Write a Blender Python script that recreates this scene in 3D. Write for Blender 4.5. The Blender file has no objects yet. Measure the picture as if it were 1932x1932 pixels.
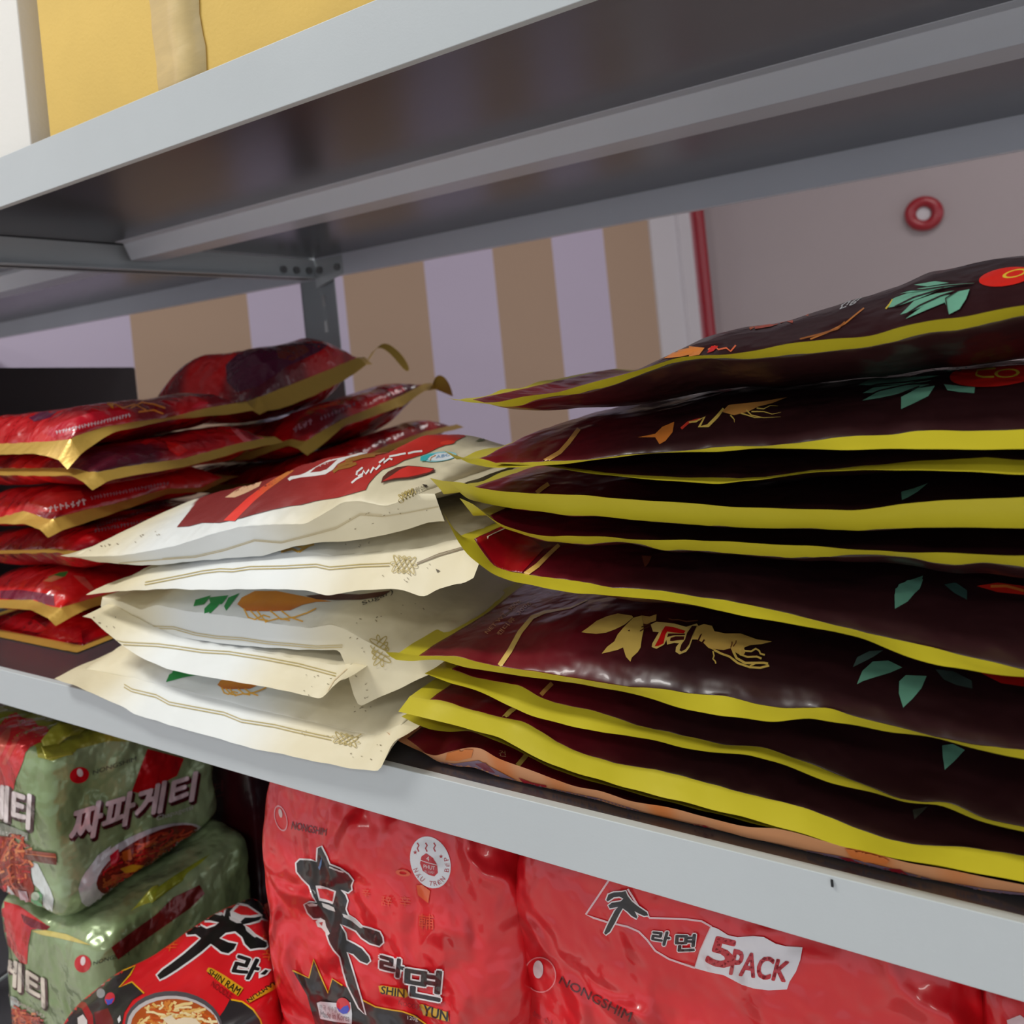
import bpy, math, random
import numpy as np
from mathutils import Vector, Matrix, noise
from mathutils.bvhtree import BVHTree
from mathutils.geometry import tessellate_polygon

# ---------------------------------------------------------------- camera, world, lights, exposure
S = bpy.context.scene
ZC = 1.2026                      # camera height above the floor
FPX, PX, PY = 1420.0, 966.0, 663.0
YAW, ROLL = math.radians(30.35), math.radians(5.71)
FW = Vector((-math.sin(YAW), math.cos(YAW), 0))
R0 = Vector((math.cos(YAW), math.sin(YAW), 0))
UPZ = Vector((0, 0, 1))
CR = R0 * math.cos(ROLL) - UPZ * math.sin(ROLL)
CU = R0 * math.sin(ROLL) + UPZ * math.cos(ROLL)
CAM = Vector((0, 0, ZC))
cd_ = bpy.data.cameras.new('camera')
cam = bpy.data.objects.new('camera', cd_)
S.collection.objects.link(cam)
S.camera = cam
cam.matrix_world = Matrix(((CR.x, CU.x, -FW.x, 0), (CR.y, CU.y, -FW.y, 0), (CR.z, CU.z, -FW.z, ZC), (0, 0, 0, 1)))
cd_.sensor_width = 36
cd_.lens = FPX / 1932 * 36
cd_.shift_y = -(966 - PY) / 1932
cd_.clip_start = 0.01
cd_.dof.use_dof = True
cd_.dof.focus_distance = 0.34
cd_.dof.aperture_fstop = 14

S.view_settings.view_transform = 'Standard'
S.view_settings.look = 'None'
S.view_settings.gamma = 1
S.view_settings.use_curve_mapping = False
S.view_settings.exposure = 0.0

w = bpy.data.worlds.new('world'); S.world = w
w.use_nodes = True
w.node_tree.nodes['Background'].inputs[0].default_value = (0.90, 0.93, 1.0, 1)
w.node_tree.nodes['Background'].inputs[1].default_value = 0.90

def lamp(name, loc, rot, sx, sy, power, col=(1, 1, 1)):
    l = bpy.data.lights.new(name, 'AREA'); l.shape = 'RECTANGLE'
    l.size, l.size_y, l.energy, l.color = sx, sy, power, col
    o = bpy.data.objects.new(name, l); S.collection.objects.link(o)
    o.location = loc; o.rotation_euler = rot
    return o
# ceiling tube panel of the shop aisle, then two added fill lamps
lamp('ceiling_or_fill_lamp', (-1.45, -0.40, 2.72), (0, 0, 0), 1.0, 0.25, 33, (1.0, 0.985, 0.94))
lamp('ceiling_or_fill_lamp', (0.9, -1.7, 2.72), (0, 0, 0), 1.2, 0.30, 15, (1.0, 0.985, 0.94))  # added fill light for the noodle packs
lamp('ceiling_or_fill_lamp', (0.6, 2.3, 2.72), (0, 0, 0), 1.2, 0.30, 16, (1.0, 0.95, 0.94))  # added lamp behind the shelves to brighten the back walls

# ---------------------------------------------------------------- geometry helpers
def rayd(p):
    return FW * FPX + CR * (p[0] - PX) + CU * (PY - p[1])
def unY(p, Y):
    d = rayd(p); return CAM + d * (Y / d.y)
def unX(p, X):
    d = rayd(p); return CAM + d * (X / d.x)
def unPlane(p, o, n):
    d = rayd(p); return CAM + d * ((o - CAM).dot(n) / d.dot(n))
def proj(P):
    v = P - CAM; z = v.dot(FW)
    return (PX + FPX * v.dot(CR) / z, PY - FPX * v.dot(CU) / z)

CROPS = {'3': (0, 600, 2.76), '4': (100, 780, 2.415), '5': (700, 600, 3.057), '6': (1300, 500, 3.057),
         '7': (700, 1000, 3.057), '8': (1300, 1100, 3.057), 'a': (0, 1300, 3.056), 'b': (450, 1450, 3.864),
         'c': (900, 1532, 3.864), 'd': (1400, 1532, 3.632), 'e': (100, 1600, 3.864), 'f': (1050, 1120, 4.493),
         'g': (480, 780, 4.83), 'h': (380, 600, 3.715), 'i': (0, 1550, 5.056), 'j': (560, 1560, 5.194), 'k': (0, 1300, 7.728)}
def C(k, *pts):
    ox, oy, s = CROPS[k]
    return [(ox + x / s, oy + y / s) for x, y in pts]

def lin(c):
    return tuple(((v / 255) / 12.92 if v / 255 <= 0.04045 else ((v / 255 + 0.055) / 1.055) ** 2.4) for v in c)

def link(o, parent=None):
    S.collection.objects.link(o)
    if parent is not None: o.parent = parent
    return o
def thing(name, label, cat, loc, group=None):
    o = bpy.data.objects.new(name, None); S.collection.objects.link(o)
    o.empty_display_size = 0.02
    o.location = loc; o['label'] = label; o['category'] = cat
    if group: o['group'] = group
    return o
def tag(o, label, cat, group=None):
    o['label'] = label; o['category'] = cat
    if group: o['group'] = group
    return o
def mesh_obj(name, verts, faces, mats, parent=None, cols=None, smooth=True, midx=None, normals=None):
    me = bpy.data.meshes.new(name)
    off = Vector((0, 0, 0)); q_ = parent
    while q_ is not None: off = off + q_.location; q_ = q_.parent
    faces = [f for f in faces if len(set(f)) == len(f)]
    me.from_pydata([tuple(Vector(v) - off) for v in verts], [], faces)
    me.validate(clean_customdata=False)
    if not isinstance(mats, (list, tuple)): mats = [mats]
    for m in mats: me.materials.append(m)
    if midx is not None: me.polygons.foreach_set('material_index', midx)
    me.polygons.foreach_set('use_smooth', [smooth] * len(me.polygons))
    if cols is not None:
        a = me.color_attributes.new('print', 'FLOAT_COLOR', 'CORNER')
        n = len(me.loops)
        vi = np.empty(n, dtype=np.int32); me.loops.foreach_get('vertex_index', vi)
        a.data.foreach_set('color', np.asarray(cols, dtype=np.float32)[vi].ravel())
    me.update()
    if normals is not None:
        me.normals_split_custom_set_from_vertices(normals)
    return link(bpy.data.objects.new(name, me), parent)

def box_mesh(verts, faces, x0, x1, y0, y1, z0, z1):
    b = len(verts)
    verts += [(x0, y0, z0), (x1, y0, z0), (x1, y1, z0), (x0, y1, z0), (x0, y0, z1), (x1, y0, z1), (x1, y1, z1), (x0, y1, z1)]
    faces += [[b + i for i in f] for f in ((3, 2, 1, 0), (4, 5, 6, 7), (0, 1, 5, 4), (1, 2, 6, 5), (2, 3, 7, 6), (3, 0, 4, 7))]
def boxes(name, lst, m, parent=None, bevel=0.0):
    v, f = [], []
    for b in lst: box_mesh(v, f, *b)
    o = mesh_obj(name, v, f, m, parent, smooth=False)
    if bevel:
        md = o.modifiers.new('bevel', 'BEVEL'); md.width = bevel; md.segments = 2; md.limit_method = 'ANGLE'
        o.data.polygons.foreach_set('use_smooth', [True] * len(o.data.polygons))
        md2 = o.modifiers.new('wn', 'WEIGHTED_NORMAL')
    return o
def extrude_x(name, prof, x0, x1, m, parent=None, th=None, bevel=0):
    """open or closed (y,z) profile swept along X; open profiles get sheet thickness"""
    n = len(prof)
    v = [(x, y, z) for x in (x0, x1) for (y, z) in prof]
    f = [[i, i + 1, n + i + 1, n + i] for i in range(n - 1)]
    o = mesh_obj(name, v, f, m, parent, smooth=False)
    if th:
        md = o.modifiers.new('sheet', 'SOLIDIFY'); md.thickness = th; md.offset = 0
    if bevel:
        md = o.modifiers.new('bevel', 'BEVEL'); md.width = bevel; md.segments = 3; md.limit_method = 'ANGLE'; md.angle_limit = 0.5
        o.data.polygons.foreach_set('use_smooth', [True] * len(o.data.polygons))
        o.modifiers.new('wn', 'WEIGHTED_NORMAL')
    return o

# ---------------------------------------------------------------- materials
def nodes(name):
    m = bpy.data.materials.new(name); m.use_nodes = True
    nt = m.node_tree; return m, nt, nt.nodes['Principled BSDF']
def plain(name, col, rough=0.5, metal=0.0, bump=0.0, bscale=200, var=0.0, vscale=30, coat=0.0, coatr=0.1, stretch=None, spec=0.5):
    m, nt, b = nodes(name)
    c = lin(col)
    b.inputs['Base Color'].default_value = (*c, 1); b.inputs['Roughness'].default_value = rough
    b.inputs['Metallic'].default_value = metal
    b.inputs['Coat Weight'].default_value = coat; b.inputs['Coat Roughness'].default_value = coatr
    b.inputs['Specular IOR Level'].default_value = spec
    tc = nt.nodes.new('ShaderNodeTexCoord'); mp = nt.nodes.new('ShaderNodeMapping')
    nt.links.new(tc.outputs['Object'], mp.inputs[0])
    if stretch: mp.inputs['Scale'].default_value = stretch
    if var:
        n = nt.nodes.new('ShaderNodeTexNoise'); n.inputs['Scale'].default_value = vscale; n.inputs['Detail'].default_value = 5
        nt.links.new(mp.outputs[0], n.inputs['Vector'])
        r = nt.nodes.new('ShaderNodeMapRange'); r.inputs[1].default_value = 0.3; r.inputs[2].default_value = 0.7
        r.inputs[3].default_value = 1 - var; r.inputs[4].default_value = 1 + var
        nt.links.new(n.outputs[0], r.inputs[0])
        h = nt.nodes.new('ShaderNodeHueSaturation'); h.inputs['Color'].default_value = (*c, 1)
        nt.links.new(r.outputs[0], h.inputs['Value']); nt.links.new(h.outputs[0], b.inputs['Base Color'])
    if bump:
        n = nt.nodes.new('ShaderNodeTexNoise'); n.inputs['Scale'].default_value = bscale; n.inputs['Detail'].default_value = 4
        nt.links.new(mp.outputs[0], n.inputs['Vector'])
        bp = nt.nodes.new('ShaderNodeBump'); bp.inputs['Strength'].default_value = bump; bp.inputs['Distance'].default_value = 0.001
        nt.links.new(n.outputs[0], bp.inputs['Height']); nt.links.new(bp.outputs[0], b.inputs['Normal'])
    return m
def film(name, rough, coat, coatr, scale, strength, dist=0.004, crease=0.0, cscale=40, fine=0.0, spec=0.5, metal=0.0):
    """printed packaging film: print colour from the 'print' attribute, crumple relief from noise"""
    m, nt, b = nodes(name)
    at = nt.nodes.new('ShaderNodeAttribute'); at.attribute_name = 'print'
    nt.links.new(at.outputs['Color'], b.inputs['Base Color'])
    b.inputs['Roughness'].default_value = rough; b.inputs['Coat Weight'].default_value = coat
    b.inputs['Coat Roughness'].default_value = coatr; b.inputs['Specular IOR Level'].default_value = spec
    b.inputs['Metallic'].default_value = metal
    tc = nt.nodes.new('ShaderNodeTexCoord')
    n = nt.nodes.new('ShaderNodeTexNoise'); n.inputs['Scale'].default_value = scale; n.inputs['Detail'].default_value = 3
    nt.links.new(tc.outputs['Object'], n.inputs['Vector'])
    h = n.outputs[0]
    if crease:
        n2 = nt.nodes.new('ShaderNodeTexNoise'); n2.noise_type = 'RIDGED_MULTIFRACTAL'
        n2.inputs['Scale'].default_value = cscale; n2.inputs['Detail'].default_value = 2
        n2.inputs['Distortion'].default_value = 0.6
        nt.links.new(tc.outputs['Object'], n2.inputs['Vector'])
        mm = nt.nodes.new('ShaderNodeMath'); mm.operation = 'MULTIPLY_ADD'; mm.inputs[1].default_value = crease
        nt.links.new(n2.outputs[0], mm.inputs[0]); nt.links.new(h, mm.inputs[2]); h = mm.outputs[0]
    bp = nt.nodes.new('ShaderNodeBump'); bp.inputs['Strength'].default_value = strength; bp.inputs['Distance'].default_value = dist
    nt.links.new(h, bp.inputs['Height'])
    nt.links.new(bp.outputs[0], b.inputs['Normal']); nt.links.new(bp.outputs[0], b.inputs['Coat Normal'])
    return m

M_rail = plain('powder_coated_steel', (193, 200, 203), 0.38, 0.0, 0.05, 900, 0.02, 12, spec=0.5)
M_deck = plain('galvanised_deck_steel', (112, 110, 116), 0.24, 0.7, 0.03, 300, 0.03, 8, stretch=(1, 12, 1))
M_chan = plain('brightened_inner_steel', (226, 230, 240), 0.30, 0.0, 0.03, 900, 0.02, 12)  # paler than the beam steel: reflected light put into the colour
M_post = plain('grey_post_steel', (160, 168, 172), 0.42, 0.0, 0.05, 600)
M_scuff = plain('dark_scuff', (30, 32, 34), 0.9)  # dark colour of the scuff mark on the front beam
M_bolt = plain('zinc_bolt', (150, 150, 150), 0.3, 0.9)
M_card = plain('yellow_cardboard', (226, 190, 98), 0.8, 0, 0.25, 350, 0.04, 20)
M_edge = plain('cardboard_edge', (120, 96, 60), 0.9, 0, 0.4, 400)
M_tape = plain('clear_tape_on_cardboard', (214, 188, 128), 0.35, 0, 0.15, 120, 0.06, 60, stretch=(1, 1, 3))
M_foam = plain('white_carton', (232, 230, 224), 0.7, 0, 0.15, 300)
M_black = plain('black_box_card', (14, 10, 12), 0.7, 0, 0.1, 200)
M_grey = plain('dark_gap_grey', (74, 70, 72), 0.8, 0, 0.1, 200)
M_floor = plain('floor_tile', (222, 218, 212), 0.4, 0, 0.05, 100, 0.05, 6)
M_ceil = plain('ceiling_board', (225, 225, 222), 0.9)
M_wallg = plain('mauve_grey_panel', (166, 154, 156), 0.6, 0, 0.05, 150, 0.01, 3)
M_trim = plain('white_trim', (205, 200, 205), 0.5)
M_red = plain('red_painted_pipe', (150, 8, 30), 0.3, 0, 0, 10, coat=0.4)
M_brown = film('brown_candy_film', 0.33, 0.16, 0.07, 26, 0.9, 0.006, 0.22, 38, spec=0.4)
M_seamy = film('yellow_seal_film', 0.42, 0.0, 0.1, 60, 0.2, 0.002)
M_cream = film('cream_matte_film', 0.50, 0.0, 0.1, 26, 0.55, 0.005, 0.15, 35)
M_redf = film('red_candy_film', 0.26, 0.4, 0.06, 28, 1.0, 0.007, 0.35, 45)
M_gold = film('gold_seal_film', 0.36, 0.1, 0.1, 80, 0.4, 0.002, metal=0.35)
M_green = film('green_foil_film', 0.25, 0.3, 0.08, 26, 1.0, 0.010, 1.0, 22, metal=0.25)
M_shin = film('red_noodle_wrap', 0.28, 0.25, 0.06, 18, 0.7, 0.006, 0.4, 26)
M_clear = film('red_multipack_wrap', 0.32, 0.45, 0.04, 20, 1.0, 0.020, 1.2, 30)

# ---------------------------------------------------------------- print builder: flat print laid on a curved surface
class Prints:
    def __init__(s, maxlen=7.0, off=0.0003, step=0.0001):
        s.v, s.f, s.c, s.n = [], [], [], []; s.bvh = None; s.L = maxlen; s.off = off; s.step = step; s.runs = []; s.hold = None
    def target(s, verts, faces):
        s.bvh = BVHTree.FromPolygons([Vector(v) for v in verts], faces)
    def tri(s, tris, colf, cols=None):
        """tris: lists of 3 px points. Each print run lies one ink layer above whatever it overlaps."""
        L2 = s.L * s.L; out = []
        xs = [p[0] for t in tris for p in t]; ys = [p[1] for t in tris for p in t]
        bb_ = (min(xs), min(ys), max(xs), max(ys))
        lev = 0
        for o_, l_ in s.runs:
            if l_ > lev and o_[0] < bb_[2] and o_[2] > bb_[0] and o_[1] < bb_[3] and o_[3] > bb_[1]: lev = l_
        lev += 1; s.runs.append((bb_, lev))
        st = [tuple(t) + ((cols[k] if cols else None),) for k, t in enumerate(tris)]
        while st:
            a, b, c, cc = st.pop()
            ab = (a[0]-b[0])**2 + (a[1]-b[1])**2; bc = (c[0]-b[0])**2 + (c[1]-b[1])**2; ca = (a[0]-c[0])**2 + (a[1]-c[1])**2
            m = max(ab, bc, ca)
            if m <= L2: out.append((a, b, c, cc)); continue
            if m == ab: q = ((a[0]+b[0])/2, (a[1]+b[1])/2); st += [(a, q, c, cc), (q, b, c, cc)]
            elif m == bc: q = ((b[0]+c[0])/2, (b[1]+c[1])/2); st += [(a, b, q, cc), (a, q, c, cc)]
            else: q = ((a[0]+c[0])/2, (a[1]+c[1])/2); st += [(a, b, q, cc), (q, b, c, cc)]
        off = s.off + s.step * lev
        idx = {}
        for t in out:
            ids = []; cc = t[3]
            for p in t[:3]:
                k = (round(p[0], 2), round(p[1], 2), cc)
                if k not in idx:
                    d = rayd(p).normalized()
                    h = s.bvh.ray_cast(CAM, d)
                    if h[0] is None: idx[k] = None
                    else:
                        nn = h[1] if h[1].dot(d) < 0 else -h[1]
                        idx[k] = len(s.v); s.v.append(h[0] + nn * off * 0.5 - d * off * 0.5); s.n.append(nn)
                        c = cc if cc else (colf(p) if callable(colf) else colf)
                        s.c.append((*c, 1))
                ids.append(idx[k])
            if None in ids or len(set(ids)) < 3: continue
            P = [s.v[i] for i in ids]
            if (P[1]-P[0]).cross(P[2]-P[0]).length < 1e-11: continue
            if max((P[0]-P[1]).length, (P[1]-P[2]).length, (P[0]-P[2]).length) > 0.03: continue
            if (P[1]-P[0]).cross(P[2]-P[0]).dot(s.n[ids[0]]) < 0: ids = [ids[0], ids[2], ids[1]]
            s.f.append(ids)
    def poly(s, pts, col, holes=()):
        loops = [[Vector((x, y, 0)) for x, y in pts]] + [[Vector((x, y, 0)) for x, y in h] for h in holes]
        flat = [p for l in loops for p in l]
        s.tri([[(flat[i].x, flat[i].y) for i in t] for t in tessellate_polygon(loops)], rgb(col))
    def ell(s, c, rx, ry, ang, col, n=28, hole=0):
        a = math.radians(ang); ca, sa = math.cos(a), math.sin(a)
        def ring(k): return [(c[0] + k*rx*math.cos(t)*ca - k*ry*math.sin(t)*sa, c[1] + k*rx*math.cos(t)*sa + k*ry*math.sin(t)*ca) for t in [2*math.pi*i/n for i in range(n)]]
        s.poly(ring(1), col, [ring(hole)] if hole else ())
    def stroke(s, pts, wd, col, taper=False):
        T = []; n = len(pts)
        L, R = [], []
        for i in range(n):
            a = pts[max(i-1, 0)]; b = pts[min(i+1, n-1)]
            dx, dy = b[0]-a[0], b[1]-a[1]; l = math.hypot(dx, dy) or 1
            ww = (wd[i] if isinstance(wd, (list, tuple)) else wd) / 2
            if taper: ww *= (1 - i/(n-1))*0.85 + 0.15
            L.append((pts[i][0]-dy/l*ww, pts[i][1]+dx/l*ww)); R.append((pts[i][0]+dy/l*ww, pts[i][1]-dx/l*ww))
        for i in range(n-1): T += [[L[i], R[i], R[i+1]], [L[i], R[i+1], L[i+1]]]
        if s.hold is not None: s.hold[0] += T; s.hold[1] += [rgb(col)] * len(T)
        else: s.tri(T, rgb(col))
    def text(s, body, quad, col, bold=0.0, shear=0.0, thick=None, shift=(0, 0)):
        """quad px corners: bottom-left, bottom-right, top-right, top-left; thick = px added all round"""
        T, (w_, h_) = text_tris(body, 0.0, shear)
        q = quad
        hq = math.hypot(q[3][0]-q[0][0], q[3][1]-q[0][1])
        if thick is None: thick = bold * hq * 0.9
        def mp(x, y, d):
            u, v = x / w_, y / h_
            return (q[0][0]*(1-u)*(1-v)+q[1][0]*u*(1-v)+q[2][0]*u*v+q[3][0]*(1-u)*v + d[0], q[0][1]*(1-u)*(1-v)+q[1][1]*u*(1-v)+q[2][1]*u*v+q[3][1]*(1-u)*v + d[1])
        D = [shift]
        if thick > 0.25:
            n = 4 if thick < 1.6 else 8
            D = [(shift[0] + thick*math.cos(2*math.pi*k/n+0.4), shift[1] + thick*math.sin(2*math.pi*k/n+0.4)) for k in range(n)] + ([shift] if n == 8 else [])
        s.tri([[mp(*p, d) for p in t] for d in D for t in T], rgb(col))
def rgb(c):
    return c if callable(c) else lin(c)
_tc = {}
def text_tris(body, bold, shear):
    k = (body, bold, shear)
    if k in _tc: return _tc[k]
    cu = bpy.data.curves.new('lettering', 'FONT'); cu.body = body; cu.offset = bold; cu.shear = shear; cu.resolution_u = 3
    o = bpy.data.objects.new('lettering', cu); S.collection.objects.link(o)
    bpy.context.view_layer.update()
    me = bpy.data.meshes.new_from_object(o.evaluated_get(bpy.context.evaluated_depsgraph_get()))
    me.calc_loop_triangles()
    v = [(p.co.x, p.co.y) for p in me.vertices]
    x0 = min(p[0] for p in v); x1 = max(p[0] for p in v); y0 = min(p[1] for p in v); y1 = max(p[1] for p in v)
    T = [[(v[i][0]-x0, v[i][1]-y0) for i in t.vertices] for t in me.loop_triangles]
    bpy.data.objects.remove(o); bpy.data.meshes.remove(me)
    _tc[k] = (T, (x1-x0, y1-y0)); return _tc[k]

def body_with_prints(name, verts, faces, cols, mat, parent, draw=None, maxlen=7.0, matp=None, off=0.0003):
    """printed film: body surface and its flat print in one mesh"""
    verts = [Vector(v) for v in verts]
    me = bpy.data.meshes.new('tmp'); me.from_pydata([tuple(v) for v in verts], [], faces); me.update()
    nrm = [v.normal.copy() for v in me.vertices]; bpy.data.meshes.remove(me)
    V, F, Cc, N = list(verts), list(faces), [(*c, 1) for c in cols], list(nrm)
    if draw:
        P = Prints(maxlen, off); P.target(verts, faces); draw(P)
        b = len(V)
        # smooth print normals: take the surface's interpolated vertex normal
        bv = P.bvh
        for v, n in zip(P.v, P.n):
            loc, nn, fi, d = bv.find_nearest(v)
            fc = faces[fi]
            acc = Vector((0, 0, 0))
            for i in fc:
                acc += nrm[i] * (1.0 / ((verts[i] - v).length + 1e-4))
            if acc.dot(n) < 0: acc = -acc
            N.append(acc.normalized())
        used = {}
        for f in P.f:
            for q in f:
                if q not in used: used[q] = len(used)
        n0 = len(N) - len(P.v)
        nn_ = N[n0:]; N = N[:n0]
        V += [P.v[q] for q in used]; N += [nn_[q] for q in used]; Cc += [P.c[q] for q in used]
        F += [[b + used[q] for q in f] for f in P.f]
    N = [n if 0.5 < n.length < 1.5 else Vector((0, 0, 1)) for n in N]
    return mesh_obj(name, V, F, mat, parent, cols=Cc, normals=[tuple(n) for n in N])
# ---------------------------------------------------------------- the room
FY = 0.2866                       # front plane of the shelving
ZD = 1.0                          # top of the lower shelf
ZU0, ZU1 = 1.3425, 1.3760         # bottom and top of the upper shelf beam
XL, XR = -0.833, 0.62             # ends of the bay
YR = 0.8556                       # rear plane of the shelving

def struct(o, kind='structure'):
    o['kind'] = kind; return o
struct(boxes('floor', [(-6, 6, -5, 7, -0.05, 0.0)], M_floor))
struct(boxes('ceiling', [(-6, 6, -5, 7, 2.80, 2.85)], M_ceil))

# striped wallpaper wall running away behind the shelves
Y0 = 1.2
def wp(n): return (Y0 * (-1.537 + 0.082 * n), Y0 * (1 + 0.2514 * n))
def wallpaper():
    m, nt, b = nodes('striped_wallpaper'); b.inputs['Roughness'].default_value = 0.75
    tc = nt.nodes.new('ShaderNodeTexCoord'); sx = nt.nodes.new('ShaderNodeSeparateXYZ')
    nt.links.new(tc.outputs['Object'], sx.inputs[0])
    mt = nt.nodes.new('ShaderNodeMath'); mt.operation = 'MULTIPLY'; mt.inputs[1].default_value = 0.5
    nt.links.new(sx.outputs[0], mt.inputs[0])
    fr = nt.nodes.new('ShaderNodeMath'); fr.operation = 'FRACT'; nt.links.new(mt.outputs[0], fr.inputs[0])
    lt = nt.nodes.new('ShaderNodeMath'); lt.operation = 'LESS_THAN'; lt.inputs[1].default_value = 0.5
    nt.links.new(fr.outputs[0], lt.inputs[0])
    mx = nt.nodes.new('ShaderNodeMix'); mx.data_type = 'RGBA'
    mx.inputs[6].default_value = (*lin((196, 184, 206)), 1); mx.inputs[7].default_value = (*lin((178, 150, 128)), 1)
    nt.links.new(lt.outputs[0], mx.inputs[0]); nt.links.new(mx.outputs[2], b.inputs['Base Color'])
    nz = nt.nodes.new('ShaderNodeTexNoise'); nz.inputs['Scale'].default_value = 120
    bp = nt.nodes.new('ShaderNodeBump'); bp.inputs['Strength'].default_value = 0.15; bp.inputs['Distance'].default_value = 0.002
    nt.links.new(tc.outputs['Object'], nz.inputs['Vector']); nt.links.new(nz.outputs[0], bp.inputs['Height']); nt.links.new(bp.outputs[0], b.inputs['Normal'])
    return m
a, b_ = wp(-6), wp(7.55)
ux, uy = (b_[0]-a[0]), (b_[1]-a[1]); ul = math.hypot(ux, uy); sw = ul / 13.55
nx_, ny_ = uy/ul, -ux/ul          # normal towards the aisle
# local x counts stripes, so the stripe material repeats every 2 units
wl = bpy.data.meshes.new('wall_left')
T_ = 0.08
vs, fs = [], []
box_mesh(vs, fs, 0, 13.55, -T_, 0, 0, 2.8)
wl.from_pydata(vs, [], fs); wl.materials.append(wallpaper())
wo = link(bpy.data.objects.new('wall_left', wl)); struct(wo)
wo.matrix_world = Matrix(((ux/ul*sw, -nx_*-1, 0, a[0]), (uy/ul*sw, -ny_*-1, 0, a[1]), (0, 0, 1, 0), (0, 0, 0, 1)))
cx, cy = b_
struct(boxes('wall_back', [(cx - 0.05, 4.5, cy + 0.35, cy + 0.43, 0, 2.8)], M_wallg))
# white corner trim where the wallpaper ends, and the pipe in front of the back wall
t0, t1 = wp(7.0), wp(7.6)
v_, f_ = [], []
box_mesh(v_, f_, 0, 0.5, 0.0, 0.03, 0, 2.8)
def on_wall(px, off=0.0, Z=None):
    """point where the pixel's ray meets the wallpaper wall"""
    n = Vector((nx_, ny_, 0)); o = Vector((a[0], a[1], 0)) + n * off
    return unPlane(px, o, n)
A_ = on_wall((1240, 600)); B_ = on_wall((1290, 600))
dv = Vector((ux/ul, uy/ul, 0)); nv = Vector((nx_, ny_, 0))
def wallbox(name, p, l, t, m, z0=0, z1=2.8, off=0.0):
    v = []
    base = Vector((p.x, p.y, 0)) + nv * off
    for z in (z0, z1):
        for s_, d_ in ((0, 0), (l, 0), (l, t), (0, t)):
            q = base + dv * s_ + nv * d_; v.append((q.x, q.y, z))
    return mesh_obj(name, v, [(3, 2, 1, 0), (4, 5, 6, 7), (0, 1, 5, 4), (1, 2, 6, 5), (2, 3, 7, 6), (3, 0, 4, 7)], m, smooth=False)
struct(wallbox('trim_1', A_, 0.26, 0.012, M_trim))
struct(wallbox('trim_2', A_ + dv * 0.19, 0.09, 0.035, M_trim))

def tube(name, p0, p1, r, m, parent=None, n=20, rings=None):
    d = (p1 - p0).normalized(); s_ = d.orthogonal().normalized(); t_ = d.cross(s_)
    v, f = [], []
    for p in (p0, p1):
        for i in range(n):
            an = 2*math.pi*i/n; v.append(p + s_*math.cos(an)*r + t_*math.sin(an)*r)
    f += [[i, (i+1) % n, n+(i+1) % n, n+i] for i in range(n)] + [list(range(n))[::-1], list(range(n, 2*n))]
    o = mesh_obj(name, v, f, m, parent)
    md = o.modifiers.new('es', 'EDGE_SPLIT'); md.split_angle = 1.0
    return o
pr = rayd((1334, 600)); pp = CAM + pr * ((cy + 0.25) / pr.y)
pipe = thing('wall_pipe', 'glossy dark red vertical pipe at the corner of the grey wall', 'pipe', (pp.x, pp.y, 0))
tube('pipe_tube', Vector((pp.x, pp.y, 0)), Vector((pp.x, pp.y, 2.78)), 0.036, M_red, pipe)
for z in (0.6, 2.0):
    tube('pipe_clip', Vector((pp.x, pp.y, z)), Vector((pp.x, pp.y, z + 0.03)), 0.041, M_trim, pipe)
    boxes('pipe_bracket', [(pp.x - 0.012, pp.x + 0.012, pp.y + 0.02, cy + 0.35, z + 0.005, z + 0.025)], M_trim, pipe)
# round red ring fixed to the back wall
rc = unY((1743, 403), cy + 0.33)
rg = thing('wall_ring', 'round red ring with a pale off-centre disc on the grey wall', 'ring', (rc.x, cy + 0.35, rc.z - 0.062))
def torus(name, c, R, r, ax, m, parent, n=40, k=14, sq=1.0):
    s_ = ax.orthogonal().normalized(); t_ = ax.cross(s_); v, f = [], []
    for i in range(n):
        a_ = 2*math.pi*i/n; d = s_*math.cos(a_) + t_*math.sin(a_)
        for j in range(k):
            b2 = 2*math.pi*j/k; v.append(c + d*(R + r*math.cos(b2)) + ax*r*math.sin(b2)*sq)
    f = [[i*k+j, ((i+1) % n)*k+j, ((i+1) % n)*k+(j+1) % k, i*k+(j+1) % k] for i in range(n) for j in range(k)]
    return mesh_obj(name, v, f, m, parent)
torus('ring_body', rc, 0.053, 0.024, Vector((0, 1, 0)), M_red, rg)
tube('centre_disc', rc + Vector((-0.004, 0.02, 0)), rc + Vector((-0.004, 0.004, 0)), 0.03, M_trim, rg)

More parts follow.
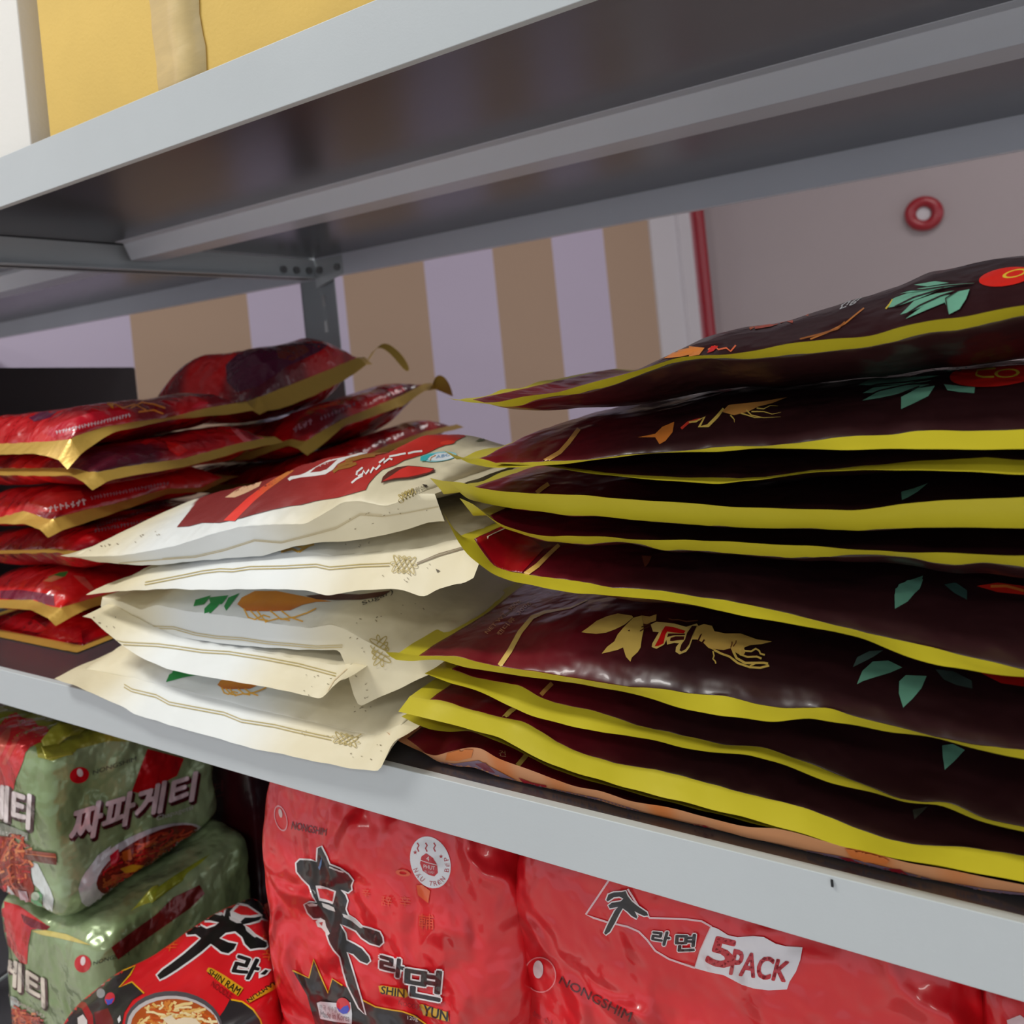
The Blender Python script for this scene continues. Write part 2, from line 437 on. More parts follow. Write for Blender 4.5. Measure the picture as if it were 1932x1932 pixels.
# ---------------------------------------------------------------- the shelving rack
rack = thing('shelving_rack', 'light grey painted steel shelving bay with bolted corner posts and shelf beams', 'shelving', (XL, FY, 0))
def beam(z0, z1, x0, x1, front=True, parent=rack, y=None):
    if front:
        y = FY
        prof = [(y + 0.004, z0), (y, z0), (y, z1), (y + 0.0035, z1)]
    else:
        prof = [(y - 0.012, z0 + 0.004), (y - 0.012, z0), (y, z0), (y, z1)] if False else [(y + 0.006, z0 + 0.003), (y + 0.006, z0), (y - 0.006, z0), (y - 0.006, z1 - 0.002)]
    return extrude_x('front_beam' if front else 'rear_beam', prof, x0, x1, M_rail if front else M_chan, parent, 0.0012, 0.0012)
def shelf_level(z0, z1, x0, x1, parent, holes=True):
    beam(z0, z1, x0, x1, True, parent)
    beam(z0, z1, x0, x1, False, parent, YR)
    boxes('shelf_deck', [(x0 + 0.002, x1 - 0.002, FY + 0.0012, YR - 0.006, z1 - 0.0022, z1 - 0.0002)], M_deck, parent)
    ym = 0.5 * (FY + YR) - 0.012
    zt = z1 - 0.0024
    extrude_x('stiffening_channel', [(ym - 0.034, zt), (ym - 0.024, zt - 0.001), (ym - 0.016, zt - 0.020), (ym + 0.016, zt - 0.020), (ym + 0.024, zt - 0.001), (ym + 0.034, zt)], x0 + 0.012, x1 - 0.012, M_chan, parent, 0.001, 0.001)
    for x, s_ in ((x0, 1), (x1, -1)):
        o = boxes('side_beam', [(min(x, x+s_*0.0015), max(x, x+s_*0.0015), FY + 0.002, YR - 0.007, z0, zt - 0.001),
                                (min(x, x+s_*0.012), max(x, x+s_*0.012), FY + 0.014, YR - 0.014, z0, z0 + 0.0015)], M_rail, parent)
for z0, z1 in ((ZU0, ZU1), (ZD - 0.0258, ZD), (0.629, 0.655), (0.20, 0.226), (1.72, 1.7535)):
    shelf_level(z0, z1, XL, XR, rack)
def post(x, y, sx, sy, parent, w_=0.04):
    t = 0.0018
    b = boxes('corner_post', [(min(x, x+sx*w_), max(x, x+sx*w_), min(y, y+sy*t), max(y, y+sy*t), 0, 1.99),
                              (min(x, x+sx*t), max(x, x+sx*t), min(y, y+sy*0.036), max(y, y+sy*0.036), 0, 1.99)], M_post, parent)
    first = None
    for k in range(12):
        z = 1.02 + 0.04*k
        if first is None:
            xc = x + sx*0.046 if w_ > 0.05 else x + sx*0.026
            first = boxes('post_slot', [(xc - 0.0035, xc + 0.0035, y - 0.0006, y + 0.001, z, z + 0.018)], M_bolt, b)
        else:
            c = first.copy(); link(c, b); c.location = (0, 0, 0.04*k)
    return b
post(XL - 0.040, YR + 0.002, 1, 1, rack, 0.071)
post(XR, YR + 0.002, -1, 1, rack)
for x, s_ in ((XL, 1), (XR, -1)):
    boxes('corner_post', [(x - 0.004 if s_ > 0 else x + 0.002, x - 0.002 if s_ > 0 else x + 0.004, FY + 0.002, FY + 0.038, 0, 1.99)], M_post, rack)
for z0, z1 in ((ZU0, ZU1), (ZD - 0.0258, ZD)):
    for dx in (0.014, 0.050):
        tube('bolt', Vector((XL + dx, YR - 0.008, z0 + 0.012)), Vector((XL + dx, YR - 0.011, z0 + 0.012)), 0.0055, M_bolt, rack, 10)
    for dy in (0.02, 0.045, 0.07):
        tube('bolt', Vector((XL + 0.002, YR - dy, z0 + 0.012)), Vector((XL + 0.005, YR - dy, z0 + 0.012)), 0.0055, M_bolt, rack, 10)
    # gusset plate at the rear corner
    gv = [(XL + 0.0022, YR - 0.0075, z0 - 0.014), (XL + 0.060, YR - 0.0075, z0 + 0.001), (XL + 0.060, YR - 0.0075, z1 - 0.004), (XL + 0.0022, YR - 0.0075, z1 - 0.004)]
    g = mesh_obj('gusset_plate', gv, [(0, 1, 2, 3)], M_rail, rack, smooth=False); g.modifiers.new('s', 'SOLIDIFY').thickness = 0.0012

sm = unY((1570, 1666), FY - 0.0006)
boxes('scuff_mark', [(sm.x - 0.0004, sm.x + 0.0004, FY - 0.0011, FY - 0.0004, sm.z - 0.0012, sm.z + 0.0012)], M_scuff, rack)
# the neighbouring bay that carries on to the left
rack2 = thing('shelving_rack', 'second grey steel shelving bay joined on at the far left behind the red bags', 'shelving', (XL - 1.2, FY, 0))
for z0, z1 in ((ZU0, ZU1), (ZD - 0.0258, ZD), (0.629, 0.655), (0.20, 0.226)):
    shelf_level(z0, z1, XL - 1.25, XL - 0.006, rack2)
post(XL - 1.25, YR + 0.002, 1, 1, rack2)
boxes('corner_post', [(XL - 1.252, XL - 1.2505, FY + 0.002, FY + 0.038, 0, 1.99)], M_post, rack2)
boxes('corner_post', [(XL - 0.0058, XL - 0.0045, FY + 0.002, FY + 0.038, 0, 1.99)], M_post, rack2)

# ---------------------------------------------------------------- boxes on the shelves
def carton(name, label, x0, x1, y0, y1, z0, z1, m, tape=None):
    t = thing(name, label, 'box', ((x0+x1)/2, (y0+y1)/2, z0))
    boxes('carton_body', [(x0, x1, y0, y1, z0, z1)], m, t, 0.0012)
    for s_ in (0, 1):
        boxes('top_flap', [(x0 + 0.001, x1 - 0.001, y0 + 0.001 if not s_ else (y0+y1)/2 + 0.001, (y0+y1)/2 - 0.001 if not s_ else y1 - 0.001, z1, z1 + 0.003)], m, t)
    return t
yb = carton('cardboard_box', 'yellow cardboard box with a strip of clear tape on the upper shelf', -0.532, -0.05, 0.300, 0.62, ZU1, ZU1 + 0.26, M_card)
# tape down the front, wavy edges, wrapped over the bottom corner
tv, tf = [], []
rnd = random.Random(4)
n = 40
for i in range(n + 1):
    z = ZU1 + 0.004 + (0.256) * i / n
    e0 = -0.408 + rnd.uniform(-.0006, .0006) - 0.002 * (i / n); e1 = -0.363 + rnd.uniform(-.0006, .0006) + 0.001 * math.sin(i*0.7)
    for x in (e0, e1): tv += [(x, 0.2994, z)]
tf = [[2*i, 2*i+1, 2*i+3, 2*i+2] for i in range(n)]
o = mesh_obj('tape_strip', tv, tf, M_tape, yb); md = o.modifiers.new('s', 'SOLIDIFY'); md.thickness = 0.0004; md.offset = 0
boxes('torn_corner', [(-0.533, -0.526, 0.2990, 0.303, ZU1 + 0.0003, ZU1 + 0.006)], M_edge, yb)
wb = carton('white_box', 'white carton left of the yellow cardboard box', -0.86, -0.553, 0.298, 0.60, ZU1, ZU1 + 0.30, M_foam)
boxes('torn_corner', [(-0.559, -0.5525, 0.2972, 0.301, ZU1 + 0.0003, ZU1 + 0.004)], M_edge, wb)
bt = thing('black_box', 'black box behind the red bags at the far left', 'box', (-1.15, 0.60, ZD))
p_, d_, n_ = Vector((-0.862, 0.372, 0)), Vector((-0.665, 0.747, 0)), Vector((-0.747, -0.665, 0))
def turned(name, s0, s1, n0, n1, z0, z1, m):
    v = [p_ + d_*s + n_*q + UPZ*z for z in (z0, z1) for s, q in ((s0, n0), (s1, n0), (s1, n1), (s0, n1))]
    return mesh_obj(name, v, [(3, 2, 1, 0), (4, 5, 6, 7), (0, 1, 5, 4), (1, 2, 6, 5), (2, 3, 7, 6), (3, 0, 4, 7)], m, bt, smooth=False)
turned('carton_body', 0, 0.60, 0, 0.13, ZD, ZD + 0.239, M_black)
turned('top_flap', 0.001, 0.599, 0.001, 0.064, ZD + 0.239, ZD + 0.2415, M_black); turned('top_flap', 0.001, 0.599, 0.066, 0.129, ZD + 0.239, ZD + 0.2415, M_black)

# ---------------------------------------------------------------- flat lying bags
def smooth1(xs, zs, sg=0.0025):
    xs, zs = np.array(xs, float), np.array(zs, float)
    o = np.argsort(xs); xs, zs = xs[o], zs[o]
    g = np.linspace(xs[0] - 0.03, xs[-1] + 0.35, 1400)
    v = np.interp(g, xs, zs); dx = g[1] - g[0]; k = int(3 * sg / dx) + 1
    ker = np.exp(-0.5 * (np.arange(-k, k + 1) * dx / sg) ** 2); ker /= ker.sum()
    v = np.convolve(np.pad(v, k, 'edge'), ker, 'valid')
    return lambda X: np.interp(X, g, v)

class Bag:
    def __init__(s, F=None, J=None, L=None, RJ=None, RF=None, x0=None, x1=None, y0=0.284, dep=0.19, w=0.010, ww=None, zc=None,
                 top=None, bot=None, R=0.035, seed=0, corner='l', pk=0.0008, sg=0.0022, yd=1.0, bw=0.6, Rx=0.045, lin_=0, mh=0.045):
        s.__dict__.update(w=w, ww=ww or w, y0=y0, y1=y0 + dep, top=top, bot=bot, R=R, seed=seed, pk=pk)
        s.ws = s.ww; s.yd = yd; s.bw = bw; s.Rx = Rx; s.lin_ = lin_; s.mh = mh
        if F:
            PF = [unY(p, y0 + w - yd*w) for p in F]; PJ = [unY(p, y0 + w) for p in J]
            s.x0 = PF[0].x if x0 is None else x0; s.x1 = PF[-1].x if x1 is None else x1
            if corner == 'l': PJ = [Vector((s.x0, 0, PF[0].z))] + [p for p in PJ if p.x > s.x0 + 0.004]
            s.zF = smooth1([p.x for p in PF], [p.z for p in PF], sg); s.zJ = smooth1([p.x for p in PJ], [p.z for p in PJ], sg)
        else:
            s.x0, s.x1 = x0, x1
            s.zF = lambda X, z=zc: z - 0.004 + 0.0015*np.sin(np.asarray(X)*60 + seed) + 0*np.asarray(X)
            s.zJ = lambda X, z=zc: z + 0*np.asarray(X)
        s.zm = float(np.mean(s.zJ(np.linspace(s.x0, s.x1, 50))))
        s.fl = s.fr = s.fd = None
        if L:
            P = [unX(p, s.x0) for p in L]; s.fl = smooth1([p.y for p in P], [p.z for p in P], 0.003)
        if RJ:
            P = [unX(p, s.x1 - s.ws) for p in RJ]; s.fr = smooth1([p.y for p in P], [p.z for p in P], 0.003)
            P = [unX(p, s.x1) for p in RF]; s.fd = smooth1([p.y for p in P], [p.z for p in P], 0.003)
    def base(s, X, Y):
        t = np.clip((Y - s.y0 - s.w) / (s.y1 - s.y0 - 2*s.w), 0, 1)
        t = t*t*(3-2*t)
        zf = s.zJ(X); return zf*(1-t) + (s.bw*zf + (1 - s.bw)*s.zm)*t
    def mid(s, X, Y):
        X = np.asarray(X, float); Y = np.asarray(Y, float)
        Yc = np.clip(Y, s.y0 + s.w, s.y1 - s.w)
        z = s.base(X, Yc)
        if s.fl is not None:
            k = np.clip(1 - (X - s.x0 - s.ws) / 0.10, 0, 1)**2; z = z + k * (s.fl(Yc) - s.base(s.x0, Yc))
        if s.fr is not None:
            k = np.clip(1 - (s.x1 - s.ws - X) / 0.14, 0, 1)**2
            z = z + k * (s.fr(Yc) - s.base(s.x1 - s.ws, Yc))
        return z
    def build(s, tname, label, cat, group, up, dn, mats, cols, draw=None, scols=None, nx=110, ny=44, maxlen=7, deck=ZD + 0.0006, drawseam=None):
        """up / dn: neighbouring bags in the stack (or None)"""
        w, ws = s.w, s.ws
        X = np.linspace(s.x0 + ws, s.x1 - ws, nx); t = np.linspace(0, 1, ny); t = 0.5 - 0.5*np.cos(np.pi*t)
        Y = (s.y0 + w) + t * (s.y1 - s.y0 - 2*w)
        XX, YY = np.meshgrid(X, Y, indexing='ij')
        zm = s.mid(XX, YY)
        dx = np.minimum(XX - X[0], X[-1] - XX); dy = np.minimum(YY - Y[0], Y[-1] - YY)
        f1 = np.sqrt(np.clip(1 - (1 - np.clip(dx / s.Rx, 0, 1))**2, 0, 1)); f2 = np.clip(1 - (1 - np.clip(dy / s.R, 0, 1))**2, 0, 1)**0.8
        fbt = f1 * f2
        if s.fl is not None and s.fr is None and s.Rx < 0.05:
            ft = np.clip((XX - X[0]) / 0.11, 0, 1); f1 = np.minimum(f1, ft*ft*(3-2*ft))
        if s.lin_: f1 = np.clip((XX - X[0]) / 0.19, 0, 1)**1.45 * np.clip((X[-1] - XX)/0.03, 0, 1)**0.5
        f = f1 * f2
        gu = (up.mid(XX, YY) - zm) if up is not None else None
        gd = (zm - dn.mid(XX, YY)) if dn is not None else None
        hu = np.clip(0.47*gu, 0.0025, s.mh) if gu is not None else np.full_like(zm, s.top or 0.018)
        hd = np.clip(0.47*gd, 0.0025, 0.045) if gd is not None else np.full_like(zm, s.bot or 0.008)
        if s.top is not None: hu = np.full_like(zm, s.top)
        rs = random.Random(s.seed)
        ph = rs.uniform(0, 50)
        puck = np.zeros_like(zm); lump = np.zeros_like(zm)
        for i in range(nx):
            for j in range(ny):
                x, y = XX[i, j], YY[i, j]
                d = min(dx[i, j], dy[i, j])
                q = noise.noise(Vector((x*110, ph, y*110 if dy[i, j] > dx[i, j] else y*15)))
                puck[i, j] = s.pk * q * math.exp(-((d - 0.006)/0.008)**2)
                lump[i, j] = 0.0022 * noise.noise(Vector((x*28, y*28, ph+7))) + 0.0009 * noise.noise(Vector((x*75, y*75, ph+3)))
        zt = zm + f*hu + puck + lump*np.clip(f, 0, 1)
        zb = zm - fbt*hd - puck*0.5 + 0.3*lump*fbt
        zb = np.maximum(zb, deck); zt = np.maximum(zt, zb + 0.0002*(f > 0))
        root = thing(tname, label, cat, (float((s.x0+s.x1)/2), float((s.y0+s.y1)/2), float(zb.min())), group)
        V = []; F = []
        id_t = np.arange(nx*ny).reshape(nx, ny)
        for i in range(nx):
            for j in range(ny): V.append((XX[i, j], YY[i, j], zt[i, j]))
        id_b = id_t.copy()
        for i in range(nx):
            for j in range(ny):
                if 0 < i < nx-1 and 0 < j < ny-1:
                    id_b[i, j] = len(V); V.append((XX[i, j], YY[i, j], zb[i, j]))
        for i in range(nx-1):
            for j in range(ny-1):
                F.append([int(q) for q in (id_t[i, j], id_t[i+1, j], id_t[i+1, j+1], id_t[i, j+1])])
                F.append([int(q) for q in (id_b[i, j], id_b[i, j+1], id_b[i+1, j+1], id_b[i+1, j])])
        cc = [(s.vcol(v) if hasattr(s, 'vcol') and s.vcol(v) else cols(v[0], v[1])) for v in V]
        body_with_prints('bag_film', V, F, cc, mats[0], root, draw, maxlen)
        # sealed border, a thin ring of film around the body
        SV, SF, SC = [], [], []
        na = 5
        def zring(x, y):
            xc = min(max(x, X[0]), X[-1]); yc = min(max(y, Y[0]), Y[-1])
            z = float(s.mid(xc, yc))
            af = min(1, max(0, (Y[0] - y) / w)); ab = min(1, max(0, (y - Y[-1]) / w))
            al = min(1, max(0, (X[0] - x) / ws)); ar = min(1, max(0, (x - X[-1]) / ws))
            if af > 0: z += (float(s.zF(x)) - float(s.zJ(x if x > X[0] else xc))) * af
            if al > 0 and s.fl is None and af == 0: z += 0.002 * noise.noise(Vector((y*40, ph, 1))) * al
            if ar > 0 and s.fd is not None:
                z += (float(s.fd(yc)) - float(s.mid(X[-1], yc))) * ar * (1 - 0.6*af)
            z += 0.0006 * noise.noise(Vector((x*70, y*70, ph))) * (af + al + ab + ar)
            return max(z, deck if y > FY else deck - 0.03)
        gx = list(np.linspace(s.x0, X[0], na)[:-1]) + list(X) + list(np.linspace(X[-1], s.x1, na)[1:])
        gy = list(np.linspace(s.y0, Y[0], na)[:-1]) + list(Y) + list(np.linspace(Y[-1], s.y1, na)[1:])
        idm = {}
        def vid(i, j):
            if (i, j) not in idm:
                idm[(i, j)] = len(SV)
                inb = na-1 <= i < na-1+nx and na-1 <= j < na-1+ny
                z = zring(gx[i], gy[j])
                if inb: z = float(zt[i-na+1, j-na+1])
                yy_ = gy[j] if gy[j] >= Y[0] else Y[0] - (Y[0] - gy[j]) * s.yd
                SV.append((gx[i], yy_, z)); SC.append((scols or cols)(gx[i], gy[j]))
            return idm[(i, j)]
        for i in range(len(gx)-1):
            for j in range(len(gy)-1):
                if na-1 <= i < na-2+nx and na-1 <= j < na-2+ny: continue
                SF.append([vid(i, j), vid(i+1, j), vid(i+1, j+1), vid(i, j+1)])
        o = body_with_prints('seal_border', SV, SF, SC, mats[1], root, drawseam, maxlen, off=0.0004)
        return root
# ================================================================ brown candy bags (right hand pile)
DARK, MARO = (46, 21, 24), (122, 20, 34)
YEL = (200, 187, 44)
GOLD = (226, 192, 96)
LEAF = (112, 172, 146)
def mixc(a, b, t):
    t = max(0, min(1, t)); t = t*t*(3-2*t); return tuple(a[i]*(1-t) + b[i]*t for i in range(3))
LM, LD, LY = lin(MARO), lin(DARK), lin(YEL)
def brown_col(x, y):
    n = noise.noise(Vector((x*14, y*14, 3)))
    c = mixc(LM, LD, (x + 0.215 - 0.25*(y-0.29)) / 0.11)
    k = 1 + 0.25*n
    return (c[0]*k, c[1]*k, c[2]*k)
def yellow_col(x, y): return LY

B = []
def bb(**k):
    B.append(k)
bb(F=[(837,749),(890,759),(935,758.6),(988,747),(1053,741),(1092,729),(1158,711),(1217,693),(1282,675),(1332,670),(1375,668),(1431,662),(1496,647),(1594,640),(1647,634),(1709,614),(1758,603),(1823,598),(1932,575)],
   J=[(945,768),(981,767),(1010,755),(1053,748),(1099,742),(1158,727),(1223,701),(1272,684),(1332,676),(1414,678),(1464,673),(1529,667),(1594,660),(1627,657),(1693,644),(1758,626),(1807,624),(1889,605),(1932,595)], top=0.0243, R=0.07, Rx=0.10, lin_=1)
bb(F=[(837,848),(883,875),(922,882),(994,881),(1060,875),(1109,870),(1151,863),(1230,856),(1300,851),(1349,853),(1414,848),(1496,846.5),(1594,847),(1741,848),(1932,848)],
   J=[(890,862),(942,876),(1027,871),(1109,868),(1191,858),(1300,850),(1382,842),(1447,842),(1561,830),(1611,822),(1676,822),(1741,812),(1823,814),(1932,811)])
bb(F=[(930,874),(1027,878),(1076,888),(1158,898),(1240,907),(1300,909),(1365,913),(1431,905),(1529,892),(1627,887.6),(1725,887.6),(1856,892),(1932,897)],
   J=[(1027,876),(1158,894),(1300,902),(1359,901),(1391,903),(1447,900),(1529,888),(1627,881),(1725,870),(1791,868),(1856,863),(1932,869)])
bb(F=[(811,902),(831,907),(877,911),(888,919),(945,927),(1011,931),(1076,933),(1142,937),(1223,945),(1300,951),(1382,957),(1464,959.6),(1611,962),(1660,956),(1692,951),(1758,947),(1823,945),(1872,939),(1932,937)],
   J=[(841,934),(880,942),(929,953),(978,961),(1027,966),(1076,974),(1125,973),(1191,981),(1256,986),(1332,992),(1431,997),(1529,997),(1611,1002),(1676,999),(1725,995.6),(1932,996.6)])
bb(F=[(867,939),(896,952),(913,970),(945,989),(994,1006),(1043,1013),(1125,1011),(1191,1017),(1240,1020),(1300,1018),(1365,1022),(1464,1027),(1594,1035),(1692,1041),(1932,1048)],
   J=[(883,950),(903,972),(945,996),(1027,1021),(1109,1028),(1158,1022),(1197,1025),(1256,1040),(1300,1038),(1398,1046),(1496,1053),(1660,1047),(1725,1053),(1758,1062),(1807,1067),(1856,1060),(1932,1071)])
bb(F=[(834,953),(844,986),(863,1022),(880,1046),(903,1064),(929,1084),(978,1099),(1027,1109),(1092,1120),(1191,1126),(1289,1138),(1365,1154),(1464,1173),(1562,1188),(1627,1206),(1692,1231),(1774,1257),(1856,1270),(1932,1277)],
   J=[(864,960),(877,988),(903,1032),(929,1068),(962,1079),(994,1084),(1027,1089),(1093,1097),(1158,1110),(1223,1112),(1300,1124),(1391,1137),(1464,1152),(1545,1172),(1627,1193),(1666,1201),(1758,1222),(1856,1247),(1932,1265)])
bb(F=[(728,1229),(742,1248),(778,1251),(831,1247),(883,1262),(929,1267),(978,1275),(1027,1281),(1092,1291),(1191,1308),(1256,1327),(1300,1340),(1365,1352),(1464,1362),(1529,1355),(1594,1365),(1660,1378),(1774,1394),(1840,1414),(1932,1432)],
   J=[(780,1241),(857,1240),(929,1257),(1027,1270),(1079,1279),(1191,1297),(1256,1301),(1300,1309),(1375,1314),(1431,1330),(1480,1337),(1562,1335),(1627,1357),(1692,1371),(1774,1393),(1856,1409),(1932,1415)],
   L=[(728,1229),(782,1193),(831,1168),(883,1140),(942,1098)])
bb(F=[(801,1271),(847,1288),(896,1300),(945,1324),(994,1347),(1043,1363),(1125,1380),(1223,1394),(1300,1412),(1349,1422),(1414,1422),(1480,1443),(1562,1476),(1643,1495),(1709,1515),(1774,1518),(1840,1546),(1932,1571)],
   J=[(857,1264),(896,1279),(984,1294),(1020,1317),(1060,1330),(1119,1340),(1191,1366),(1282,1387),(1332,1397),(1365,1406),(1440,1409),(1496,1430),(1578,1461),(1653,1489),(1692,1507),(1742,1514),(1791,1515),(1856,1545),(1932,1561)])
bb(F=[(752,1346),(798,1355),(847,1366),(896,1380),(945,1393),(994,1419),(1043,1445),(1092,1460),(1158,1479),(1240,1501),(1300,1517),(1398,1540),(1496,1568),(1594,1599),(1627,1604),(1709,1623),(1791,1637),(1856,1650),(1932,1663)],
   J=[(798,1322),(831,1322),(880,1338),(948,1355),(984,1361),(1020,1380),(1053,1402),(1092,1420),(1158,1440),(1240,1453),(1300,1468),(1382,1491),(1447,1507),(1522,1525),(1578,1548),(1627,1568),(1676,1586),(1725,1594),(1823,1599),(1932,1615)],
   L=[(752,1343),(795,1311),(831,1288)])
bb(F=[(757,1352),(783,1366),(814,1376),(847,1381),(883,1377),(945,1400),(1043,1452),(1158,1487),(1300,1523),(1365,1538),(1414,1554),(1464,1562),(1627,1605),(1709,1624),(1932,1663)],
   J=[(790,1360),(847,1366),(883,1366),(945,1385),(1043,1440),(1158,1478),(1300,1512),(1414,1540),(1464,1548),(1627,1596),(1709,1615),(1932,1655)], pk=0.0004)
bb(F=[(728,1379),(736,1390),(782,1414),(821,1427),(850,1418),(883,1411),(909,1412),(935,1428),(978,1445),(1027,1465),(1092,1484),(1132,1492),(1191,1510),(1240,1520),(1289,1529),(1332,1541),(1398,1558),(1480,1565),(1562,1591),(1643,1606),(1709,1626),(1791,1641),(1856,1653),(1932,1669)],
   J=[(821,1436),(857,1446),(896,1448),(935,1464),(978,1476),(1027,1491),(1092,1503),(1158,1525),(1240,1552),(1332,1573),(1431,1607),(1562,1632),(1692,1657),(1823,1678),(1932,1689)], yd=0.5, bot=0.004)
y0s = [.2835, .2850, .2875, .2825, .2855, .2835, .2825, .2850, .2830, .2862, .2880]
bags = []
for i, k in enumerate(B):
    k = dict(k); k.setdefault('R', 0.060)
    bg = Bag(y0=y0s[i], dep=0.185, w=0.0095, ww=0.0125 if i in (1, 6, 8) else 0.0095, mh=0.024, seed=i*3+1, pk=k.pop('pk', 0.0010), **k)
    bg.x1 = bg.x0 + 0.315 + 0.004*math.sin(i*2.3)
    bags.append(bg)

def leaf(P, pts, col=LEAF):
    P.poly(pts, col)
def draw_b1(P):
    P.poly(C('6',(0,470),(90,480),(60,520),(0,530)), (214,128,60))
    P.poly(C('5',(1690,235),(1760,190),(1860,170),(1860,210),(1780,228)), (214,128,60))
    P.stroke(C('6',(110,490),(150,470),(170,490),(215,480),(240,500),(270,465)), 3, (226,110,70))
    P.poly(C('6',(105,510),(130,470),(170,470),(140,500)), (205,40,36))
    P.stroke(C('6',(350,370),(430,320),(540,300),(620,280),(690,290)), 5, (176,84,48))
    P.stroke(C('6',(380,365),(470,350),(560,320),(600,330)), 5, (176,70,44))
    P.stroke(C('6',(700,430),(800,390),(900,340),(960,290),(1010,250)), 3, (176,110,56))
    P.stroke(C('6',(640,430),(760,400),(860,370),(900,330)), 3, (150,90,46))
    P.text('건강', C('6',(860,262),(960,225),(1010,180),(905,200)), (200,200,205), 0.02)
    P.stroke(C('6',(1135,255),(1160,225),(1175,200)), 3, (200,180,60))
    for q in ([(1150,250),(1180,195),(1300,150),(1460,140),(1330,195),(1220,235)], [(1220,290),(1300,210),(1420,170),(1540,150),(1400,220),(1290,270)],
              [(1250,315),(1340,250),(1450,190),(1600,150),(1500,210),(1380,260)], [(1500,290),(1475,220),(1540,160),(1620,145),(1600,200),(1560,260)],
              [(1220,170),(1330,140),(1480,120),(1650,110),(1400,150)], [(1300,120),(1420,100),(1500,110),(1380,130)]):
        P.poly(C('6', *q), LEAF)
    for q in ([(1190,245),(1300,190),(1470,140)], [(1240,300),(1330,240),(1450,185),(1560,150)], [(1560,150),(1480,200),(1490,280)], [(1230,150),(1350,150),(1500,128),(1640,118)]): P.stroke(C('6', *q), 2.2, DARK)
    P.ell(C('6',(1830,70))[0], 52, 17, -9, (212,40,30))
    P.ell(C('6',(1880,52))[0], 24, 7, -14, (226,190,60), hole=0.72)
def draw_b2(P):
    P.stroke(C('5',(1000,828),(1090,775),(1140,720),(1200,640)), 8, (200,150,80))
    P.poly(C('5',(1540,690),(1640,670),(1680,630),(1750,600),(1740,660),(1700,710),(1665,730),(1640,690)), (206,120,50))
    P.stroke(C('5',(1790,640),(1830,605),(1900,585)), 5, (206,60,44))
    P.stroke(C('6',(0,910),(40,905),(90,880),(60,935),(110,930),(160,880),(200,830)), [3,4,5,6,6,6,4], GOLD)
    P.poly(C('6',(190,850),(230,810),(330,800),(420,790),(570,765),(480,800),(400,820),(340,850),(260,870)), (216,150,76))
    for q in ([(330,840),(360,870),(430,885),(530,880)], [(360,850),(430,850),(480,865),(530,855)], [(390,830),(430,835),(470,815),(515,818)], [(240,870),(262,895),(262,912)], [(300,860),(380,885),(440,885)]):
        P.stroke(C('6', *q), 3, GOLD, True)
    for q in ([(1000,742),(1060,710),(1240,690),(1400,665),(1260,715),(1120,738)], [(1000,785),(1080,740),(1250,700),(1390,690),(1260,735),(1100,770)],
              [(1225,835),(1225,765),(1320,715),(1420,700),(1380,760),(1300,800)], [(975,695),(1060,655),(1250,650),(1450,640),(1250,690),(1080,700)],
              [(1470,690),(1560,700),(1650,708),(1645,742),(1560,735),(1490,725)], [(1400,600),(1600,540),(1880,475),(1700,560),(1500,620)]):
        P.poly(C('6', *q), LEAF)
    for q in ([(1010,765),(1100,728),(1250,695),(1400,678)], [(1000,720),(1080,695),(1250,680),(1420,655)], [(1100,785),(1230,745),(1330,705)]): P.stroke(C('6', *q), 2.4, DARK)
    P.ell(C('6',(1770,630))[0], 88, 24, -5, (208,34,28))
    P.ell(C('6',(1835,628))[0], 24, 8.5, -4, (228,196,60), hole=0.74)
    P.stroke(C('6',(1655,640),(1665,610),(1720,603),(1770,600)), 3.5, (228,196,60))
    P.stroke(C('6',(1655,640),(1700,652),(1760,650)), 3.5, (228,196,60))
def draw_b4(P):
    P.stroke(C('5',(955,1010),(985,985),(1025,958)), 8, (206,160,80))
    P.poly(C('6',(1225,1310),(1300,1290),(1380,1260),(1320,1310),(1260,1345),(1228,1358)), LEAF)
def draw_b6(P):
    P.poly(C('5',(540,1185),(640,1150),(760,1200),(900,1260),(1000,1330),(870,1470),(730,1450),(660,1350)), (150,10,22))
    P.stroke(C('5',(890,1480),(960,1430),(1020,1370),(1085,1310)), [9,9,8,7], (222,178,92))
    P.poly(C('5',(1560,1370),(1620,1375),(1600,1420),(1580,1440)), (120,60,40))
    P.poly(C('6',(1185,1932),(1190,1870),(1260,1820),(1350,1815),(1330,1870),(1260,1932)), LEAF)
    P.poly(C('8',(1187,152),(1185,70),(1210,10),(1350,-40),(1320,40),(1260,110)), LEAF)
    P.poly(C('8',(1470,10),(1540,0),(1605,45),(1603,98),(1530,60)), (60,92,84))
    P.poly(C('8',(1660,20),(1780,0),(1932,20),(1932,70),(1780,55)), (206,40,26))
    P.stroke(C('8',(1740,22),(1830,20),(1932,48)), 5, (220,120,50))
